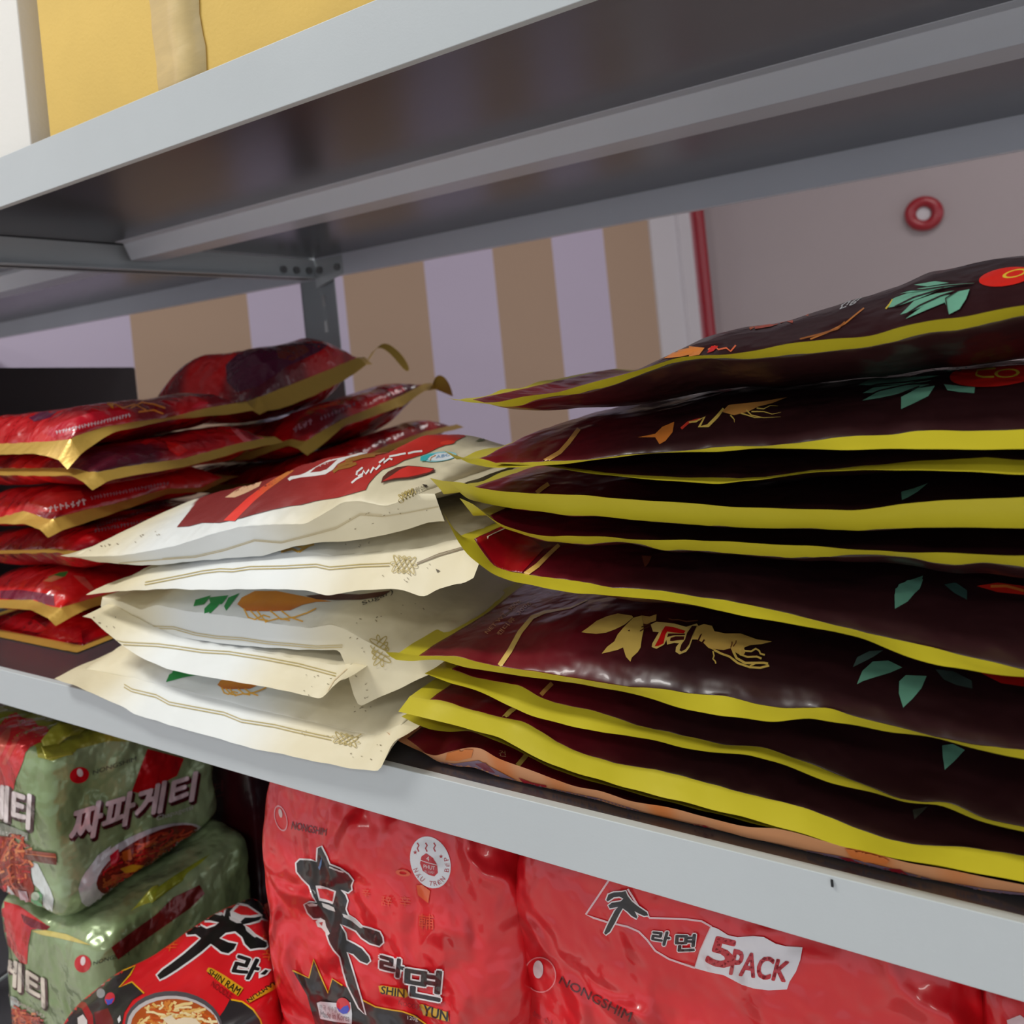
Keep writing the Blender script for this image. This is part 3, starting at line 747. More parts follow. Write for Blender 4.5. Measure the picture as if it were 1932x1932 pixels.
def draw_b7(P):
    P.stroke(C('7',(735,795),(800,700),(860,590),(930,505),(1000,475),(1150,450),(1250,405)), [9,9.5,9,8,6,3,2], (222,190,104))
    P.text('NET WT  300g', [(922,1198),(985,1136),(976,1131),(914,1193)], (206,150,110), 0.01)
    P.text('캔디류  300g', [(945,1201),(1003,1140),(994,1134),(936,1196)], (206,150,110), 0.01)
    P.text('홍삼', [(886,1190),(912,1176),(905,1168),(880,1182)], (150,60,70), 0.01)
    K = lambda *p: C('f', *p)
    P.poly(K((212,330),(270,290),(340,235),(430,195),(520,172),(640,190),(650,205),(580,265),(500,305),(420,335),(340,345),(260,338)), GOLD)
    P.poly(K((385,512),(430,455),(490,410),(520,350),(570,290),(650,210),(720,190),(735,250),(740,310),(725,380),(715,460),(690,500),(640,545),(628,580),(590,540),(565,460),(520,480),(440,500)), GOLD)
    P.poly(K((720,190),(790,200),(850,180),(845,235),(800,250),(770,265),(740,260)), (206,165,84))
    P.poly(K((605,318),(625,310),(618,326)), (70,30,24))
    for q in ([(740,275),(800,262)], [(710,325),(750,300),(800,280)], [(722,292),(780,268)]): P.stroke(K(*q), 2, (96,50,34))
    # gold outlined lettering
    P.poly(K((800,270),(850,245),(1000,262),(1100,290),(1190,262),(1210,290),(1150,400),(1130,460),(1100,500),(1045,522),(1010,500),(1015,460),(1040,430),(1000,425),(940,440),(935,400),(915,440),(850,475),(810,460),(815,430),(850,370),(870,335),(820,330)), (232,200,112))
    P.poly(K((835,455),(870,390),(900,320),(925,285),(990,292),(1095,325),(1080,345),(1000,340),(940,330),(925,360),(910,430),(870,450)), (214,26,24))
    P.poly(K((965,410),(970,385),(1010,372),(1085,372),(1080,400),(1020,405),(985,412)), (70,22,22))
    P.poly(K((1045,490),(1060,440),(1090,400),(1110,340),(1150,285),(1188,285),(1150,370),(1125,440),(1095,480),(1060,500)), (56,20,22))
    P.poly(K((940,380),(950,350),(1020,350),(1090,350),(1090,362),(1000,364)), (70,22,22))
    P.poly(K((1190,290),(1250,270),(1320,285),(1340,330),(1430,350),(1560,350),(1700,400),(1830,418),(1740,440),(1640,450),(1590,470),(1600,510),(1580,540),(1500,500),(1420,490),(1340,490),(1290,470),(1250,430),(1190,400),(1150,400)), (224,182,92))
    P.poly(K((1190,420),(1220,360),(1236,350),(1215,400),(1205,430)), (70,26,24)); P.poly(K((1225,435),(1250,400),(1262,405),(1240,440)), (70,26,24))
    P.poly(K((1330,480),(1420,490),(1480,475),(1490,500),(1500,540),(1400,510)), (56,20,22))
    for q, w_ in (([(1340,490),(1400,520),(1470,545),(1540,600),(1640,635),(1730,640),(1805,622)], 4), ([(1500,500),(1530,560),(1600,600),(1700,600),(1760,600),(1795,608)], 4.5),
              ([(1560,480),(1560,530),(1620,550),(1700,548),(1740,565)], 3.6), ([(1590,500),(1650,505),(1690,482),(1720,500),(1730,525),(1768,535)], 3.4),
              ([(1330,500),(1340,540),(1330,565),(1350,585),(1355,605)], 2.6), ([(1640,625),(1700,600),(1760,598)], 3)):
        P.stroke(K(*q), w_, GOLD, False)
    P.stroke(K((1480,470),(1490,440),(1490,420)), 2, (120,70,40)); P.stroke(K((1500,460),(1522,430),(1525,410)), 2, (120,70,40))
    P.stroke(K((950,215),(980,225),(1040,225),(1100,240),(1200,230)), 2.2, (130,80,50))
    P.poly(C('8',(945,487),(970,430),(1040,395),(1120,390),(1060,430),(990,465)), (92,118,108))
    P.poly(C('8',(968,587),(1000,510),(1060,455),(1150,450),(1230,490),(1160,520),(1060,550),(1000,570)), LEAF)
    P.poly(C('8',(1235,722),(1210,640),(1212,570),(1250,535),(1370,540),(1340,610),(1290,670)), LEAF)
    P.poly(C('8',(1420,500),(1520,510),(1630,565),(1635,612),(1540,590),(1470,560)), (64,80,74))
    P.poly(C('8',(1640,490),(1760,510),(1932,545),(1932,600),(1800,580),(1700,530)), (196,26,22))
def draw_b8(P):
    P.stroke(C('7',(960,975),(1000,930),(1045,885)), 8, (190,140,70))
    P.poly(C('8',(1460,940),(1520,930),(1590,965),(1530,1030),(1475,1080),(1465,1010)), LEAF)
def draw_b9(P):
    P.stroke(C('7',(765,1088),(800,1050),(840,1020)), 9, (222,196,96))
    P.poly(C('8',(1290,1310),(1380,1290),(1340,1330),(1300,1365)), (70,70,60))
def draw_b11(P):
    P.stroke(C('7',(845,1360),(880,1320),(920,1270)), 9, (206,180,90))
    P.text('건', C('7',(735,1305),(780,1310),(775,1275),(740,1270)), (200,160,120))
draws = {0: draw_b1, 1: draw_b2, 3: draw_b4, 5: draw_b6, 6: draw_b7, 7: draw_b8, 8: draw_b9, 10: draw_b11}
def seam_b11(P):
    pl = (128, 104, 122)
    P.poly([(821,1436),(857,1440),(903,1434),(929,1448),(971,1470),(1027,1484),(1132,1506),(1240,1539),(1300,1553),(1398,1578),(1496,1599),(1578,1613),(1627,1624),(1692,1640),(1758,1658),(1856,1675),(1940,1685),(1940,1700),(1823,1688),(1692,1668),(1562,1643),(1431,1618),(1332,1584),(1240,1563),(1158,1536),(1092,1514),(1027,1501),(978,1486),(935,1474),(896,1458),(857,1455)], pl)
    for q in ([(0,1385),(90,1395),(200,1440),(180,1455),(80,1435),(0,1425)], [(700,1558),(780,1575),(830,1628),(790,1622),(740,1600)], [(860,1575),(930,1585),(985,1612),(940,1612)], [(1120,1640),(1220,1648),(1310,1712),(1240,1708),(1170,1680)], [(1410,1712),(1470,1712),(1510,1738),(1450,1738)], [(520,1520),(560,1520),(550,1535)]):
        P.poly(C('8', *q), (150,16,34))
    P.poly(C('7',(850,1425),(930,1455),(1010,1470),(1020,1492),(960,1485),(880,1455)), (170,18,34)); P.poly(C('7',(600,1345),(660,1340),(720,1400),(660,1385)), (120,30,46))
    P.poly(C('7',(440,1285),(520,1262),(590,1265),(580,1310),(500,1330),(430,1325)), (226,130,60)); P.poly(C('8',(900,1530),(1040,1540),(1170,1580),(1140,1615),(1010,1605),(930,1570)), (222,124,60))
PEACH = lin((226, 160, 112)); ORG = lin((226, 130, 62)); PLUM = lin((150, 120, 140)); CRIM = lin((160, 16, 36))
def bottom_seam(x, y):
    n = noise.noise(Vector((x*38, 2.0, 0)))
    return mixc(PEACH, ORG, (n - 0.05)*5)
def bottom_col(x, y):
    return brown_col(x, y)
labels_b = ['topmost brown candy bag with yellow sealed border, domed up under the shelf',
 'second brown candy bag from the top, gold 6 in a red disc and green leaves',
 'third brown candy bag from the top, thin dark edge, in deep shadow',
 'brown candy bag with the widest straight yellow border, above the middle of the pile',
 'brown candy bag squeezed flat under the widest yellow border, narrow curled edge',
 'brown candy bag in mid pile whose left corner curls up with a bright red patch',
 'brown candy bag with the large golden ginseng root and NET WT print',
 'brown candy bag directly under the ginseng root bag, wavy yellow border',
 'brown candy bag third from the bottom with the broad bright yellow wavy border',
 'brown candy bag second from the bottom, mostly hidden, dark olive corner at left',
 'bottommost brown candy bag with peach and crimson underside on the shelf edge']
for i, bg in enumerate(bags):
    up = bags[i-1] if i else None; dn = bags[i+1] if i < len(bags)-1 else None
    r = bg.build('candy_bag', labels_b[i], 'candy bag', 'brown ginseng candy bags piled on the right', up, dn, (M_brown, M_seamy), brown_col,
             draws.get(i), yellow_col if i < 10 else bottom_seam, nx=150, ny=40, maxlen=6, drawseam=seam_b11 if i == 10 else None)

# underside patch colours of the bottom bag are printed on its lower film
# ================================================================ cream candy bags (middle pile)
CW, CCr = lin((226, 230, 228)), lin((222, 212, 180))
def cream_col(x0, x1):
    def f(x, y):
        u = (x - x0) / (x1 - x0)
        t = min(1, max(0, (u - 0.12) / 0.22)) * min(1, max(0, (0.78 - u) / 0.22))
        n = noise.noise(Vector((x*30, y*30, 9))) * 0.03
        c = mixc(CCr, CW, t); return tuple(v*(1+n) for v in c)
    return f
W = []
W.append(dict(F=[(129,1047),(183,1061),(266,1066),(307,1066),(369,1058),(431,1053),(497,1049),(555,1030),(597,1024),(659,1020),(713,1012),(762,999),(837,979)],
   J=[(180,1050),(224,1049),(266,1043),(328,1031),(410,1005),(456,994),(514,990),(576,989),(617,966),(646,948),(672,945),(700,950),(729,956),(755,946),(779,933),(837,925)], top=0.028, R=0.10, Rx=0.09, yd=-0.35))
W.append(dict(F=[(162,1123),(203,1117),(307,1111),(411,1113),(514,1111),(576,1114),(618,1124),(680,1113),(738,1111),(762,1113),(800,1128),(825,1111),(866,1101),(900,1082)],
   J=[(210,1098),(286,1072),(348,1064),(415,1052),(514,1043),(597,1044),(622,1050),(738,1040),(800,1034),(850,1022),(900,1008)]))
W.append(dict(J=[(199,1124),(215,1132),(241,1141),(266,1152),(295,1141),(348,1153),(452,1165),(514,1177),(584,1186),(626,1178),(659,1192),(690,1210),(740,1238),(820,1226)],
   F=[(189,1130),(192,1157),(224,1173),(278,1190),(348,1204),(440,1217),(555,1225),(645,1227),(652,1250),(660,1292),(673,1335),(740,1305),(820,1268)], yd=0.1, mh=0.012, Rx=0.075))
W.append(dict(F=[(162,1227),(200,1238),(265,1256),(390,1277),(514,1298),(585,1314),(605,1320),(625,1300),(646,1273),(760,1262)],
   J=[(200,1196),(265,1201),(390,1215),(514,1235),(600,1252),(646,1256),(760,1240)], L=[(162,1227),(162,1195),(162,1160)], mh=0.012, Rx=0.06))
W.append(dict(F=[(102,1281),(141,1293),(236,1335),(253,1347),(348,1376),(473,1411),(597,1438),(659,1449),(717,1457),(738,1400),(760,1385)],
   J=[(160,1262),(240,1277),(348,1303),(473,1336),(597,1364),(670,1382),(711,1388),(760,1365)], bot=0.004))
yw = [.276, .286, .2865, .2845, .2795]
wb_ = []
for i, k in enumerate(W):
    bg = Bag(y0=yw[i], dep=0.185, w=0.016, ww=0.010, seed=40+i, pk=0.0014, R=k.pop('R', 0.055), bw=1.0, **k)
    bg.x1 = [-.222, -.200, -.234, -.286, -.250][i]
    wb_.append(bg)
GL = (176, 156, 84)
def knot(P, cx, cy, rx, ry, ang, col=GL):
    a = math.radians(ang)
    def T(x, y): return (cx + x*rx*math.cos(a) - y*ry*math.sin(a), cy + x*rx*math.sin(a) + y*ry*math.cos(a))
    for k in range(3):
        for s_ in (-1, 1):
            off = (k - 1) * 0.42
            pts = [T(off*s_ + 0.62*math.cos(t)*0.35 + s_*0.5*math.sin(t)*0.9, 0.95*math.sin(t)) for t in [2*math.pi*i/22 for i in range(23)]]
            P.stroke(pts, 1.5, col)
    for s_ in (-1, 1):
        P.ell(T(s_*0.85, 0), rx*0.28, ry*0.22, ang, col, 16, hole=0.7)
def dline(P, pts, gap=5, col=GL):
    P.stroke(pts, 1.7, col); P.stroke([(x - 0.6, y + gap) for x, y in pts], 1.7, col)
def flecks(P, reg, n, seed, col=(120,104,72)):
    r = random.Random(seed)
    for _ in range(n):
        u, v = r.random(), r.random()
        x = (reg[0][0]*(1-u) + reg[1][0]*u)*(1-v) + (reg[3][0]*(1-u) + reg[2][0]*u)*v
        y = (reg[0][1]*(1-u) + reg[1][1]*u)*(1-v) + (reg[3][1]*(1-u) + reg[2][1]*u)*v
        a = r.uniform(-0.6, 1.0); l = r.uniform(1.5, 4.5)
        P.stroke([(x, y), (x + l*math.cos(a), y + l*math.sin(a))], r.uniform(0.8, 1.6), col)
def draw_w1(P):
    red = lambda p: mixc(lin((126,26,24)), lin((196,40,28)), (p[0]-430)/420)
    up = [(900,790),(700,790),(560,850),(480,880),(430,905),(380,930),(334,995)]
    low = C('4',(565,524),(620,516),(680,500),(760,500),(860,478),(930,458),(1000,440),(1070,425),(1130,418),(1200,400),(1300,385),(1380,362),(1425,350),(1440,320),(1470,285),(1500,258),(1560,238),(1600,215),(1650,200),(1700,185),(1750,160),(1810,138),(1860,115))
    P.L = 5; P.off = 0.0006
    P.poly([(334,995)] + low[1:] + [(905,812),(860,790),(760,800),(640,830),(520,870),(430,915),(370,950)], red)
    P.L = 4
    P.poly(C('4',(778,490),(830,440),(890,385),(950,340),(1010,300),(1080,262),(1100,262),(1050,300),(980,350),(920,400),(870,450),(830,492)), lambda p: mixc(lin((232,52,36)), lin((206,120,50)), (p[0]-470)/75))
    P.poly(C('4',(785,385),(830,355),(900,318),(955,308),(940,335),(880,365),(830,385)), (226,180,140))
    Wt = (236,232,228)
    G = lambda *p: C('g', *p)
    P.poly(G((305,600),(330,580),(420,565),(470,545),(600,470),(680,430),(830,400),(1000,355),(1130,320),(1240,290),(1250,300),(1130,345),(1000,375),(860,410),(760,465),(720,515),(650,560),(560,575),(430,588),(350,605),(320,620)), Wt)
    P.poly(G((510,545),(560,500),(640,460),(700,440),(760,425),(700,480),(660,515),(600,535)), (150,32,26))
    for q in ([(720,540),(760,510),(800,500),(860,490),(930,460)], [(760,490),(840,460),(900,455)], [(830,440),(940,410),(1080,380),(1200,350)], [(1240,335),(1300,325)], [(900,430),(1000,400),(1100,390)]):
        P.stroke(G(*q), 6, (158,104,34))
    for q in ([(890,640),(930,605),(990,572)], [(935,570),(940,540),(990,500)], [(950,580),(990,560),(1000,530),(1020,560),(1050,520),(1060,550),(1090,500),(1110,520),(1150,480)],
              [(1140,460),(1190,420),(1180,460),(1230,420),(1260,430)], [(1230,400),(1330,380),(1380,370)], [(1400,370),(1460,355),(1530,348)]):
        P.stroke(G(*q), 3.6, Wt)
    P.poly(G((1155,645),(1170,590),(1220,540),(1300,500),(1400,485),(1520,495),(1640,510),(1640,540),(1560,570),(1440,600),(1300,610),(1220,625)), (96,44,32))
    P.poly(G((1165,630),(1260,570),(1330,520),(1400,492),(1530,500),(1635,520),(1600,545),(1500,570),(1400,590),(1280,600)), (210,48,38))
    P.ell(G((1680,400))[0], 34, 9, -6, (150,214,222)); P.ell(G((1700,402))[0], 26, 7, -6, (232,240,244))
    P.poly(G((1510,440),(1515,400),(1600,375),(1650,375),(1600,400),(1560,440)), (60,186,190))
    P.stroke(G((1600,440),(1610,410),(1650,390)), 1.6, (214,150,80))
    P.text('ABC', G((1650,420),(1780,395),(1780,370),(1655,392)), (120,170,210))
    P.ell(G((1760,270))[0], 14, 4, -6, (222,60,40))
    P.text('열림선', G((1425,745),(1550,695),(1545,655),(1420,700)), (110,100,70), 0.0)
    P.poly(G((1530,650),(1578,660),(1560,685)), (60,50,36))
    knot(P, *G((1400,765))[0], 16, 11, -25)
    P.stroke(G((1560,770),(1640,730),(1710,690)), 1.8, GL); 
    flecks(P, [(160,1040),(300,1015),(300,1000),(190,1030)], 12, 3)
    P.poly(C('5',(600,715),(640,690),(700,683),(680,700),(640,712)), (110,120,80))
def seam_w1(P):
    P.stroke(C('4',(300,682),(500,665),(650,655),(780,625),(920,580),(1040,590),(1180,555),(1290,525),(1400,462),(1500,470),(1600,455),(1780,420)), 1.6, (196,180,140))
    P.stroke(C('4',(500,660),(650,648),(780,618),(920,574),(1040,584),(1180,548),(1290,517),(1400,455),(1500,462)), 1.2, (206,190,150))
    flecks(P, [(620,1010),(830,960),(830,930),(650,980)], 10, 8)
def ginseng(P, cx, cy, s, leafs=True):
    T = lambda *p: [(cx + x*s, cy + y*s) for x, y in p]
    P.poly(T((0,20),(20,-10),(80,-40),(180,-40),(280,-20),(380,0),(430,8),(360,10),(300,22),(240,48),(160,52),(90,52),(40,50)), lambda p: mixc(lin((222,140,30)), lin((190,96,20)), (p[1]-cy)/ (60*s)))
    for q in ([(30,40),(50,80),(80,90),(120,70),(150,80)], [(90,50),(130,100),(190,85),(240,95)], [(150,50),(200,90),(260,80),(320,60),(360,40)], [(200,50),(240,80),(300,100)], [(60,50),(100,90),(140,95)]):
        P.stroke(T(*q), 2.6, (232,174,66), False)
    if leafs:
        for q in ([(-150,40),(-110,0),(-60,-10),(-90,30),(-120,60),(-150,100)], [(-200,30),(-190,0),(-120,-20),(-150,20)], [(-60,30),(-40,-10),(10,-30),(-20,10),(-50,50)], [(-120,20),(-130,-10),(-40,-20),(-70,20)]):
            P.poly(T(*q), (26,140,66))
def draw_w2(P):
    P.stroke(C('4',(1040,630),(1090,618),(1120,632),(1170,600)), 5, (206,160,70)); P.stroke(C('4',(1090,600),(1140,612),(1190,596)), 5, (214,176,90))
    P.poly(C('4',(680,695),(690,676),(712,676)), (30,120,60)); P.stroke(C('4',(935,650),(980,648)), 3, (170,90,40))
    flecks(P, C('4',(1180,640),(1480,600),(1480,580),(1300,590)), 5, 6)
def seam_w2(P):
    dline(P, C('4',(420,770),(600,735),(680,718),(760,708),(820,710),(900,698),(1050,695),(1200,687),(1260,700),(1400,688),(1535,683)), 5)
    P.stroke(C('4',(1655,690),(1760,650),(1932,600)), 1.8, (120,100,70)); P.stroke(C('4',(1660,682),(1760,640),(1932,592)), 1.6, (120,100,70))
    knot(P, *C('4',(1600,690))[0], 23, 17, 5)
    flecks(P, C('4',(1350,780),(1700,790),(1820,640),(1400,760)), 8, 6)
    P.poly(C('4',(1745,708),(1765,718),(1752,726)), (90,80,60))
def draw_w3(P):
    ginseng(P, *C('4',(840,850))[0], 0.414*1.0)
    P.poly(C('4',(1150,832),(1260,822),(1400,826),(1540,808),(1500,835),(1400,850),(1290,852),(1200,848)), (92,50,30))
    P.text('Sugar)', C('4',(1415,880),(1550,828),(1548,800),(1405,860)), (70,62,48), 0.01)
    knot(P, *C('4',(1492,1082))[0], 27, 17, 80)
    flecks(P, C('4',(1350,980),(1700,900),(1700,840),(1400,930)), 10, 16)
def seam_w3(P):
    dline(P, C('4',(380,955),(450,968),(550,972),(650,1000),(750,1015),(860,1022),(980,1040),(1100,1050),(1200,1060),(1320,1055)), 4, (188,170,120))
    knot(P, *C('4',(1492,1082))[0], 27, 17, 80)
    flecks(P, C('4',(1340,1010),(1420,1010),(1440,1300),(1390,1320)), 10, 26)
def seam_w4(P):
    dline(P, C('4',(240,1022),(320,1042),(480,1050),(560,1060),(680,1078),(800,1085),(960,1110),(1120,1140),(1290,1185)), 5)
    flecks(P, C('4',(160,920),(300,930),(230,1050),(160,1080)), 12, 36); flecks(P, C('4',(1100,1180),(1300,1190),(1220,1300),(1100,1270)), 8, 46)
    P.stroke(C('4',(1340,1165),(1280,1220),(1240,1290)), 1.2, (214,190,150))
def draw_w4(P):
    flecks(P, C('4',(160,900),(300,930),(230,1050),(160,1080)), 10, 37)
def draw_w5(P):
    ginseng(P, *C('4',(750,1225))[0], 0.414*0.62, False)
    for q in ([(515,1225),(530,1190),(570,1168),(600,1180),(670,1190),(590,1205)], [(540,1180),(560,1165),(640,1170),(620,1185)], [(640,1180),(700,1185),(660,1195)]):
        P.poly(C('4', *q), (26,140,66))
    flecks(P, C('4',(1350,1380),(1550,1400),(1480,1330),(1300,1340)), 6, 51)
def seam_w5(P):
    dline(P, C('4',(325,1235),(360,1256),(470,1282),(530,1315),(640,1336),(780,1362),(860,1395),(1010,1418),(1100,1440),(1270,1477)), 5)
    knot(P, *C('4',(1335,1487))[0], 24, 11, 12)
    P.stroke(C('4',(1380,1480),(1450,1435)), 1.6, GL); 
    flecks(P, C('4',(1050,1500),(1480,1620),(1520,1430),(1200,1420)), 16, 56)
def inside(p, poly):
    r = False; j = len(poly) - 1
    for i in range(len(poly)):
        if (poly[i][1] > p[1]) != (poly[j][1] > p[1]) and p[0] < (poly[j][0]-poly[i][0])*(p[1]-poly[i][1])/(poly[j][1]-poly[i][1]) + poly[i][0]: r = not r
        j = i
    return r
PAN = [(352,987),(400,980),(460,968),(514,952),(597,936),(671,919),(700,896),(729,878),(762,859),(804,848),(838,832),(868,824),(890,816),(860,780),(700,780),(500,840),(420,890),(365,950)]
def w1_panel(v):
    p = proj(Vector(v))
    if inside(p, PAN): return mixc(lin((126,26,24)), lin((196,40,28)), (p[0]-430)/420)
labels_w = ['topmost cream bag with a printed dark red panel and white script',
 'second cream bag from the top, gold knot on its long drooping edge',
 'third cream bag from the top, green leaves and orange root, corner flap hanging down',
 'fourth cream bag from the top, folded paper-like edge with a gold double line',
 'bottommost cream bag hanging over the front edge of the shelf']
dw = [(draw_w1, seam_w1), (draw_w2, seam_w2), (draw_w3, seam_w3), (draw_w4, seam_w4), (draw_w5, seam_w5)]
for i, bg in enumerate(wb_):
    up = wb_[i-1] if i else None; dn = wb_[i+1] if i < 4 else None
    cf = cream_col(bg.x0, bg.x1)
    if i == 0: bg.vcol = w1_panel
    bg.build('candy_bag', labels_w[i], 'candy bag', 'cream candy bags piled in the middle', up, dn, (M_cream, M_cream), cf, dw[i][0], cf, nx=240 if i == 0 else 120, ny=90 if i == 0 else 40, maxlen=6, drawseam=dw[i][1])

# ================================================================ red candy bags (left, two piles)
def red_col(seed):
    A_, B2, C2, D2 = lin((184,10,18)), lin((116,8,22)), lin((214,24,26)), lin((80,20,36))
    def f(x, y):
        n = noise.noise(Vector((x*26, y*26, seed*3.3))); m = noise.noise(Vector((x*12, y*12, seed*1.7+5)))
        c = mixc(A_, B2, (n + 0.1)*2.6)
        c = mixc(c, C2, (m - 0.12)*5)
        return mixc(c, D2, (-m - 0.28)*4)
    return f
GS = lin((206, 168, 78)); GE = lin((150, 60, 60))
def gold_col(x, y): return GS
def scribble(P, a, b, h, seed, col=(214,190,196)):
    r = random.Random(seed); n = int(math.hypot(b[0]-a[0], b[1]-a[1]) / (h*0.75))
    for i in range(n):
        t = (i + 0.5)/n; x = a[0]*(1-t)+b[0]*t; y = a[1]*(1-t)+b[1]*t
        P.stroke([(x - h*.3, y + r.uniform(-h*.3, h*.1)), (x + h*.3, y + r.uniform(-h*.3, h*.2))], h*0.22, col)
        P.stroke([(x + r.uniform(-h*.25, h*.25), y - h*.45), (x + r.uniform(-h*.1, h*.1), y + h*.45)], h*0.2, col)
    
RB = []
RB.append(dict(F=[(-60,860),(0,859),(65,861),(100,872),(127,884)], J=[(-60,840),(0,838),(65,838),(112,838),(125,838)], RJ=[(118,838),(145,822),(196,806),(260,795),(326,787),(380,772),(471,756)],
   RF=[(127,884),(156,854),(190,830),(217,814),(326,792),(435,781),(464,777)], top=0.023))
RB.append(dict(F=[(-60,898),(0,897),(134,899),(174,921)], J=[(-60,884),(0,884),(134,884),(170,893)], RJ=[(172,893),(254,878),(344,866),(453,836)],
   RF=[(174,921),(210,905),(254,897),(344,882),(420,862),(453,851)]))
RB.append(dict(F=[(-60,992),(0,990),(47,990),(90,1009)], J=[(-60,977),(0,977),(47,966),(88,982)], RJ=[(92,982),(150,965),(217,950),(315,922),(380,920),(482,872)],
   RF=[(90,1009),(150,990),(217,968),(315,932),(380,928),(482,882)]))
RB.append(dict(F=[(-60,1046),(0,1045),(109,1046),(140,1055)], J=[(-60,1038),(0,1038),(109,1038),(138,1043)], RJ=[(140,1043),(190,1028),(260,1015),(330,1000)],
   RF=[(140,1055),(190,1040),(260,1025),(330,1010)]))
RB.append(dict(F=[(-60,1148),(0,1148),(60,1155),(105,1180)], J=[(-60,1131),(0,1132),(60,1134),(100,1150)], RJ=[(105,1150),(150,1136),(200,1122),(260,1110)],
   RF=[(105,1180),(150,1156),(177,1145),(230,1130)]))
RB.append(dict(F=[(-60,1214),(0,1217),(80,1226),(145,1238)], J=[(-60,1206),(0,1208),(80,1214),(140,1224)], RJ=[(142,1224),(200,1205),(260,1190)],
   RF=[(145,1238),(200,1215),(260,1200)], bot=0.003))
rb = []
for i, k in enumerate(RB):
    bg = Bag(y0=0.326 + 0.001*(i % 2), dep=[.185,.19,.19,.18,.185,.185][i], w=0.011, ww=0.011, seed=70+i, pk=0.002, R=0.03, corner='r', x0=-0.815, **k)
    rb.append(bg)
def draw_r1(P):
    P.poly(C('3',(0,530),(80,505),(150,540),(140,590),(60,615),(0,620)), (190,16,24))
    P.poly(C('3',(230,600),(330,540),(480,490),(620,480),(680,490),(600,540),(450,580),(300,625)), (196,26,44))
    scribble(P, C('3',(290,598))[0], C('3',(680,505))[0], 8, 3)
    for q in ([(550,440),(600,450),(640,470),(700,450),(760,480)], [(680,470),(740,440),(800,450),(860,470)], [(720,490),(800,480),(850,500)]): P.stroke(C('3', *q), 3, (206,120,40))
    P.poly(C('3',(545,440),(590,430),(590,475)), (226,140,30)); P.poly(C('3',(990,470),(1040,435),(1085,440),(1060,465)), (206,30,50))
    P.poly(C('3',(150,520),(260,470),(330,460),(260,520),(180,540)), (92,24,60))
def draw_r2(P):
    P.poly(C('3',(860,640),(940,660),(980,690),(930,720),(880,690)), (214,20,20))
    P.stroke(C('3',(1190,545),(1240,600),(1280,640),(1360,660)), 9, (206,90,96)); P.stroke(C('3',(1260,570),(1330,600),(1380,640)), 5, (196,60,70))
    P.poly(C('3',(700,640),(800,610),(840,620),(760,660)), (196,20,26))
def draw_r3(P):
    P.poly(C('3',(160,960),(260,910),(420,900),(440,930),(300,1010),(220,1010)), (196,44,40))
    scribble(P, C('3',(250,1000))[0], C('3',(450,955))[0], 13, 7, (222,200,200)); scribble(P, C('3',(470,940))[0], C('3',(880,860))[0], 8, 8, (180,120,130))
    P.poly(C('3',(0,890),(120,890),(140,940),(60,990),(0,1000)), (196,18,26))
def draw_r4(P):
    scribble(P, C('3',(500,1085))[0], C('3',(880,965))[0], 8, 11, (150,110,120)); scribble(P, C('3',(490,1110))[0], C('3',(960,1020))[0], 8, 12, (150,110,120))
def draw_r5(P):
    P.poly(C('3',(250,1350),(310,1325),(355,1320),(340,1345),(280,1360)), (60,120,50)); P.poly(C('3',(225,1370),(280,1340),(330,1350),(270,1375)), (206,120,80))
    P.poly(C('3',(380,1340),(440,1350),(490,1410),(470,1420),(420,1380)), (206,80,70)); P.poly(C('3',(0,1420),(100,1415),(280,1440),(285,1500),(150,1470),(0,1460)), (118,26,52))
    P.poly(C('3',(0,1285),(160,1290),(200,1340),(60,1400),(0,1390)), (206,26,34))
def draw_r6(P):
    P.poly(C('3',(0,1540),(180,1570),(250,1620),(200,1640),(60,1620),(0,1600)), (206,18,34)); P.poly(C('3',(270,1620),(420,1600),(430,1690),(300,1690)), (196,14,28))
labels_r = ['topmost red candy bag of the near left pile, gold corner pointing down',
 'second red candy bag from the top in the near left pile',
 'third red bag from the top in the near left pile, pale lettering beside gold corner',
 'fourth red bag in the near left pile, two lines of grey lettering',
 'fifth red candy bag in the near left pile with green herb print',
 'bottommost red candy bag of the near left pile resting on the shelf']
dr = [draw_r1, draw_r2, draw_r3, draw_r4, draw_r5, draw_r6]
for i, bg in enumerate(rb):
    bg.build('candy_bag', labels_r[i], 'candy bag', 'red candy bags in the near left pile', rb[i-1] if i else None, rb[i+1] if i < 5 else None,
             (M_redf, M_gold), red_col(i+1), dr[i], gold_col, nx=70, ny=60, maxlen=8)
RC = []
RC.append(dict(F=[(180,785),(243,785),(400,785),(470,778),(489,776)], J=[(180,768),(243,768),(400,768),(470,760),(485,754)], RJ=[(488,750),(541,729),(622,697),(703,663)],
   RF=[(489,776),(528,772),(560,760),(595,745),(649,718),(676,700),(722,664)], top=0.058))
RC.append(dict(F=[(400,872),(474,868),(520,852),(545,845),(580,860)], J=[(400,856),(474,852),(520,840),(550,832),(572,838)], RJ=[(572,836),(600,818),(649,790),(700,770),(760,745),(800,724)],
   RF=[(580,860),(610,838),(649,803),(700,787),(760,766),(800,738)]))
RC.append(dict(F=[(400,930),(520,925),(600,935)], J=[(400,915),(520,912),(592,915)], RJ=[(592,913),(650,880),(720,845),(800,815)],
   RF=[(600,930),(650,895),(720,858),(800,825)]))
rc_ = []
for i, k in enumerate(RC):
    rc_.append(Bag(y0=0.545 + 0.002*i, dep=[.185,.235,.27][i], w=0.012, ww=0.012, seed=90+i, pk=0.002, R=0.045, Rx=0.06, corner='r', x0=-0.85, bw=0.9, **k))
zlow = rc_[2].zm
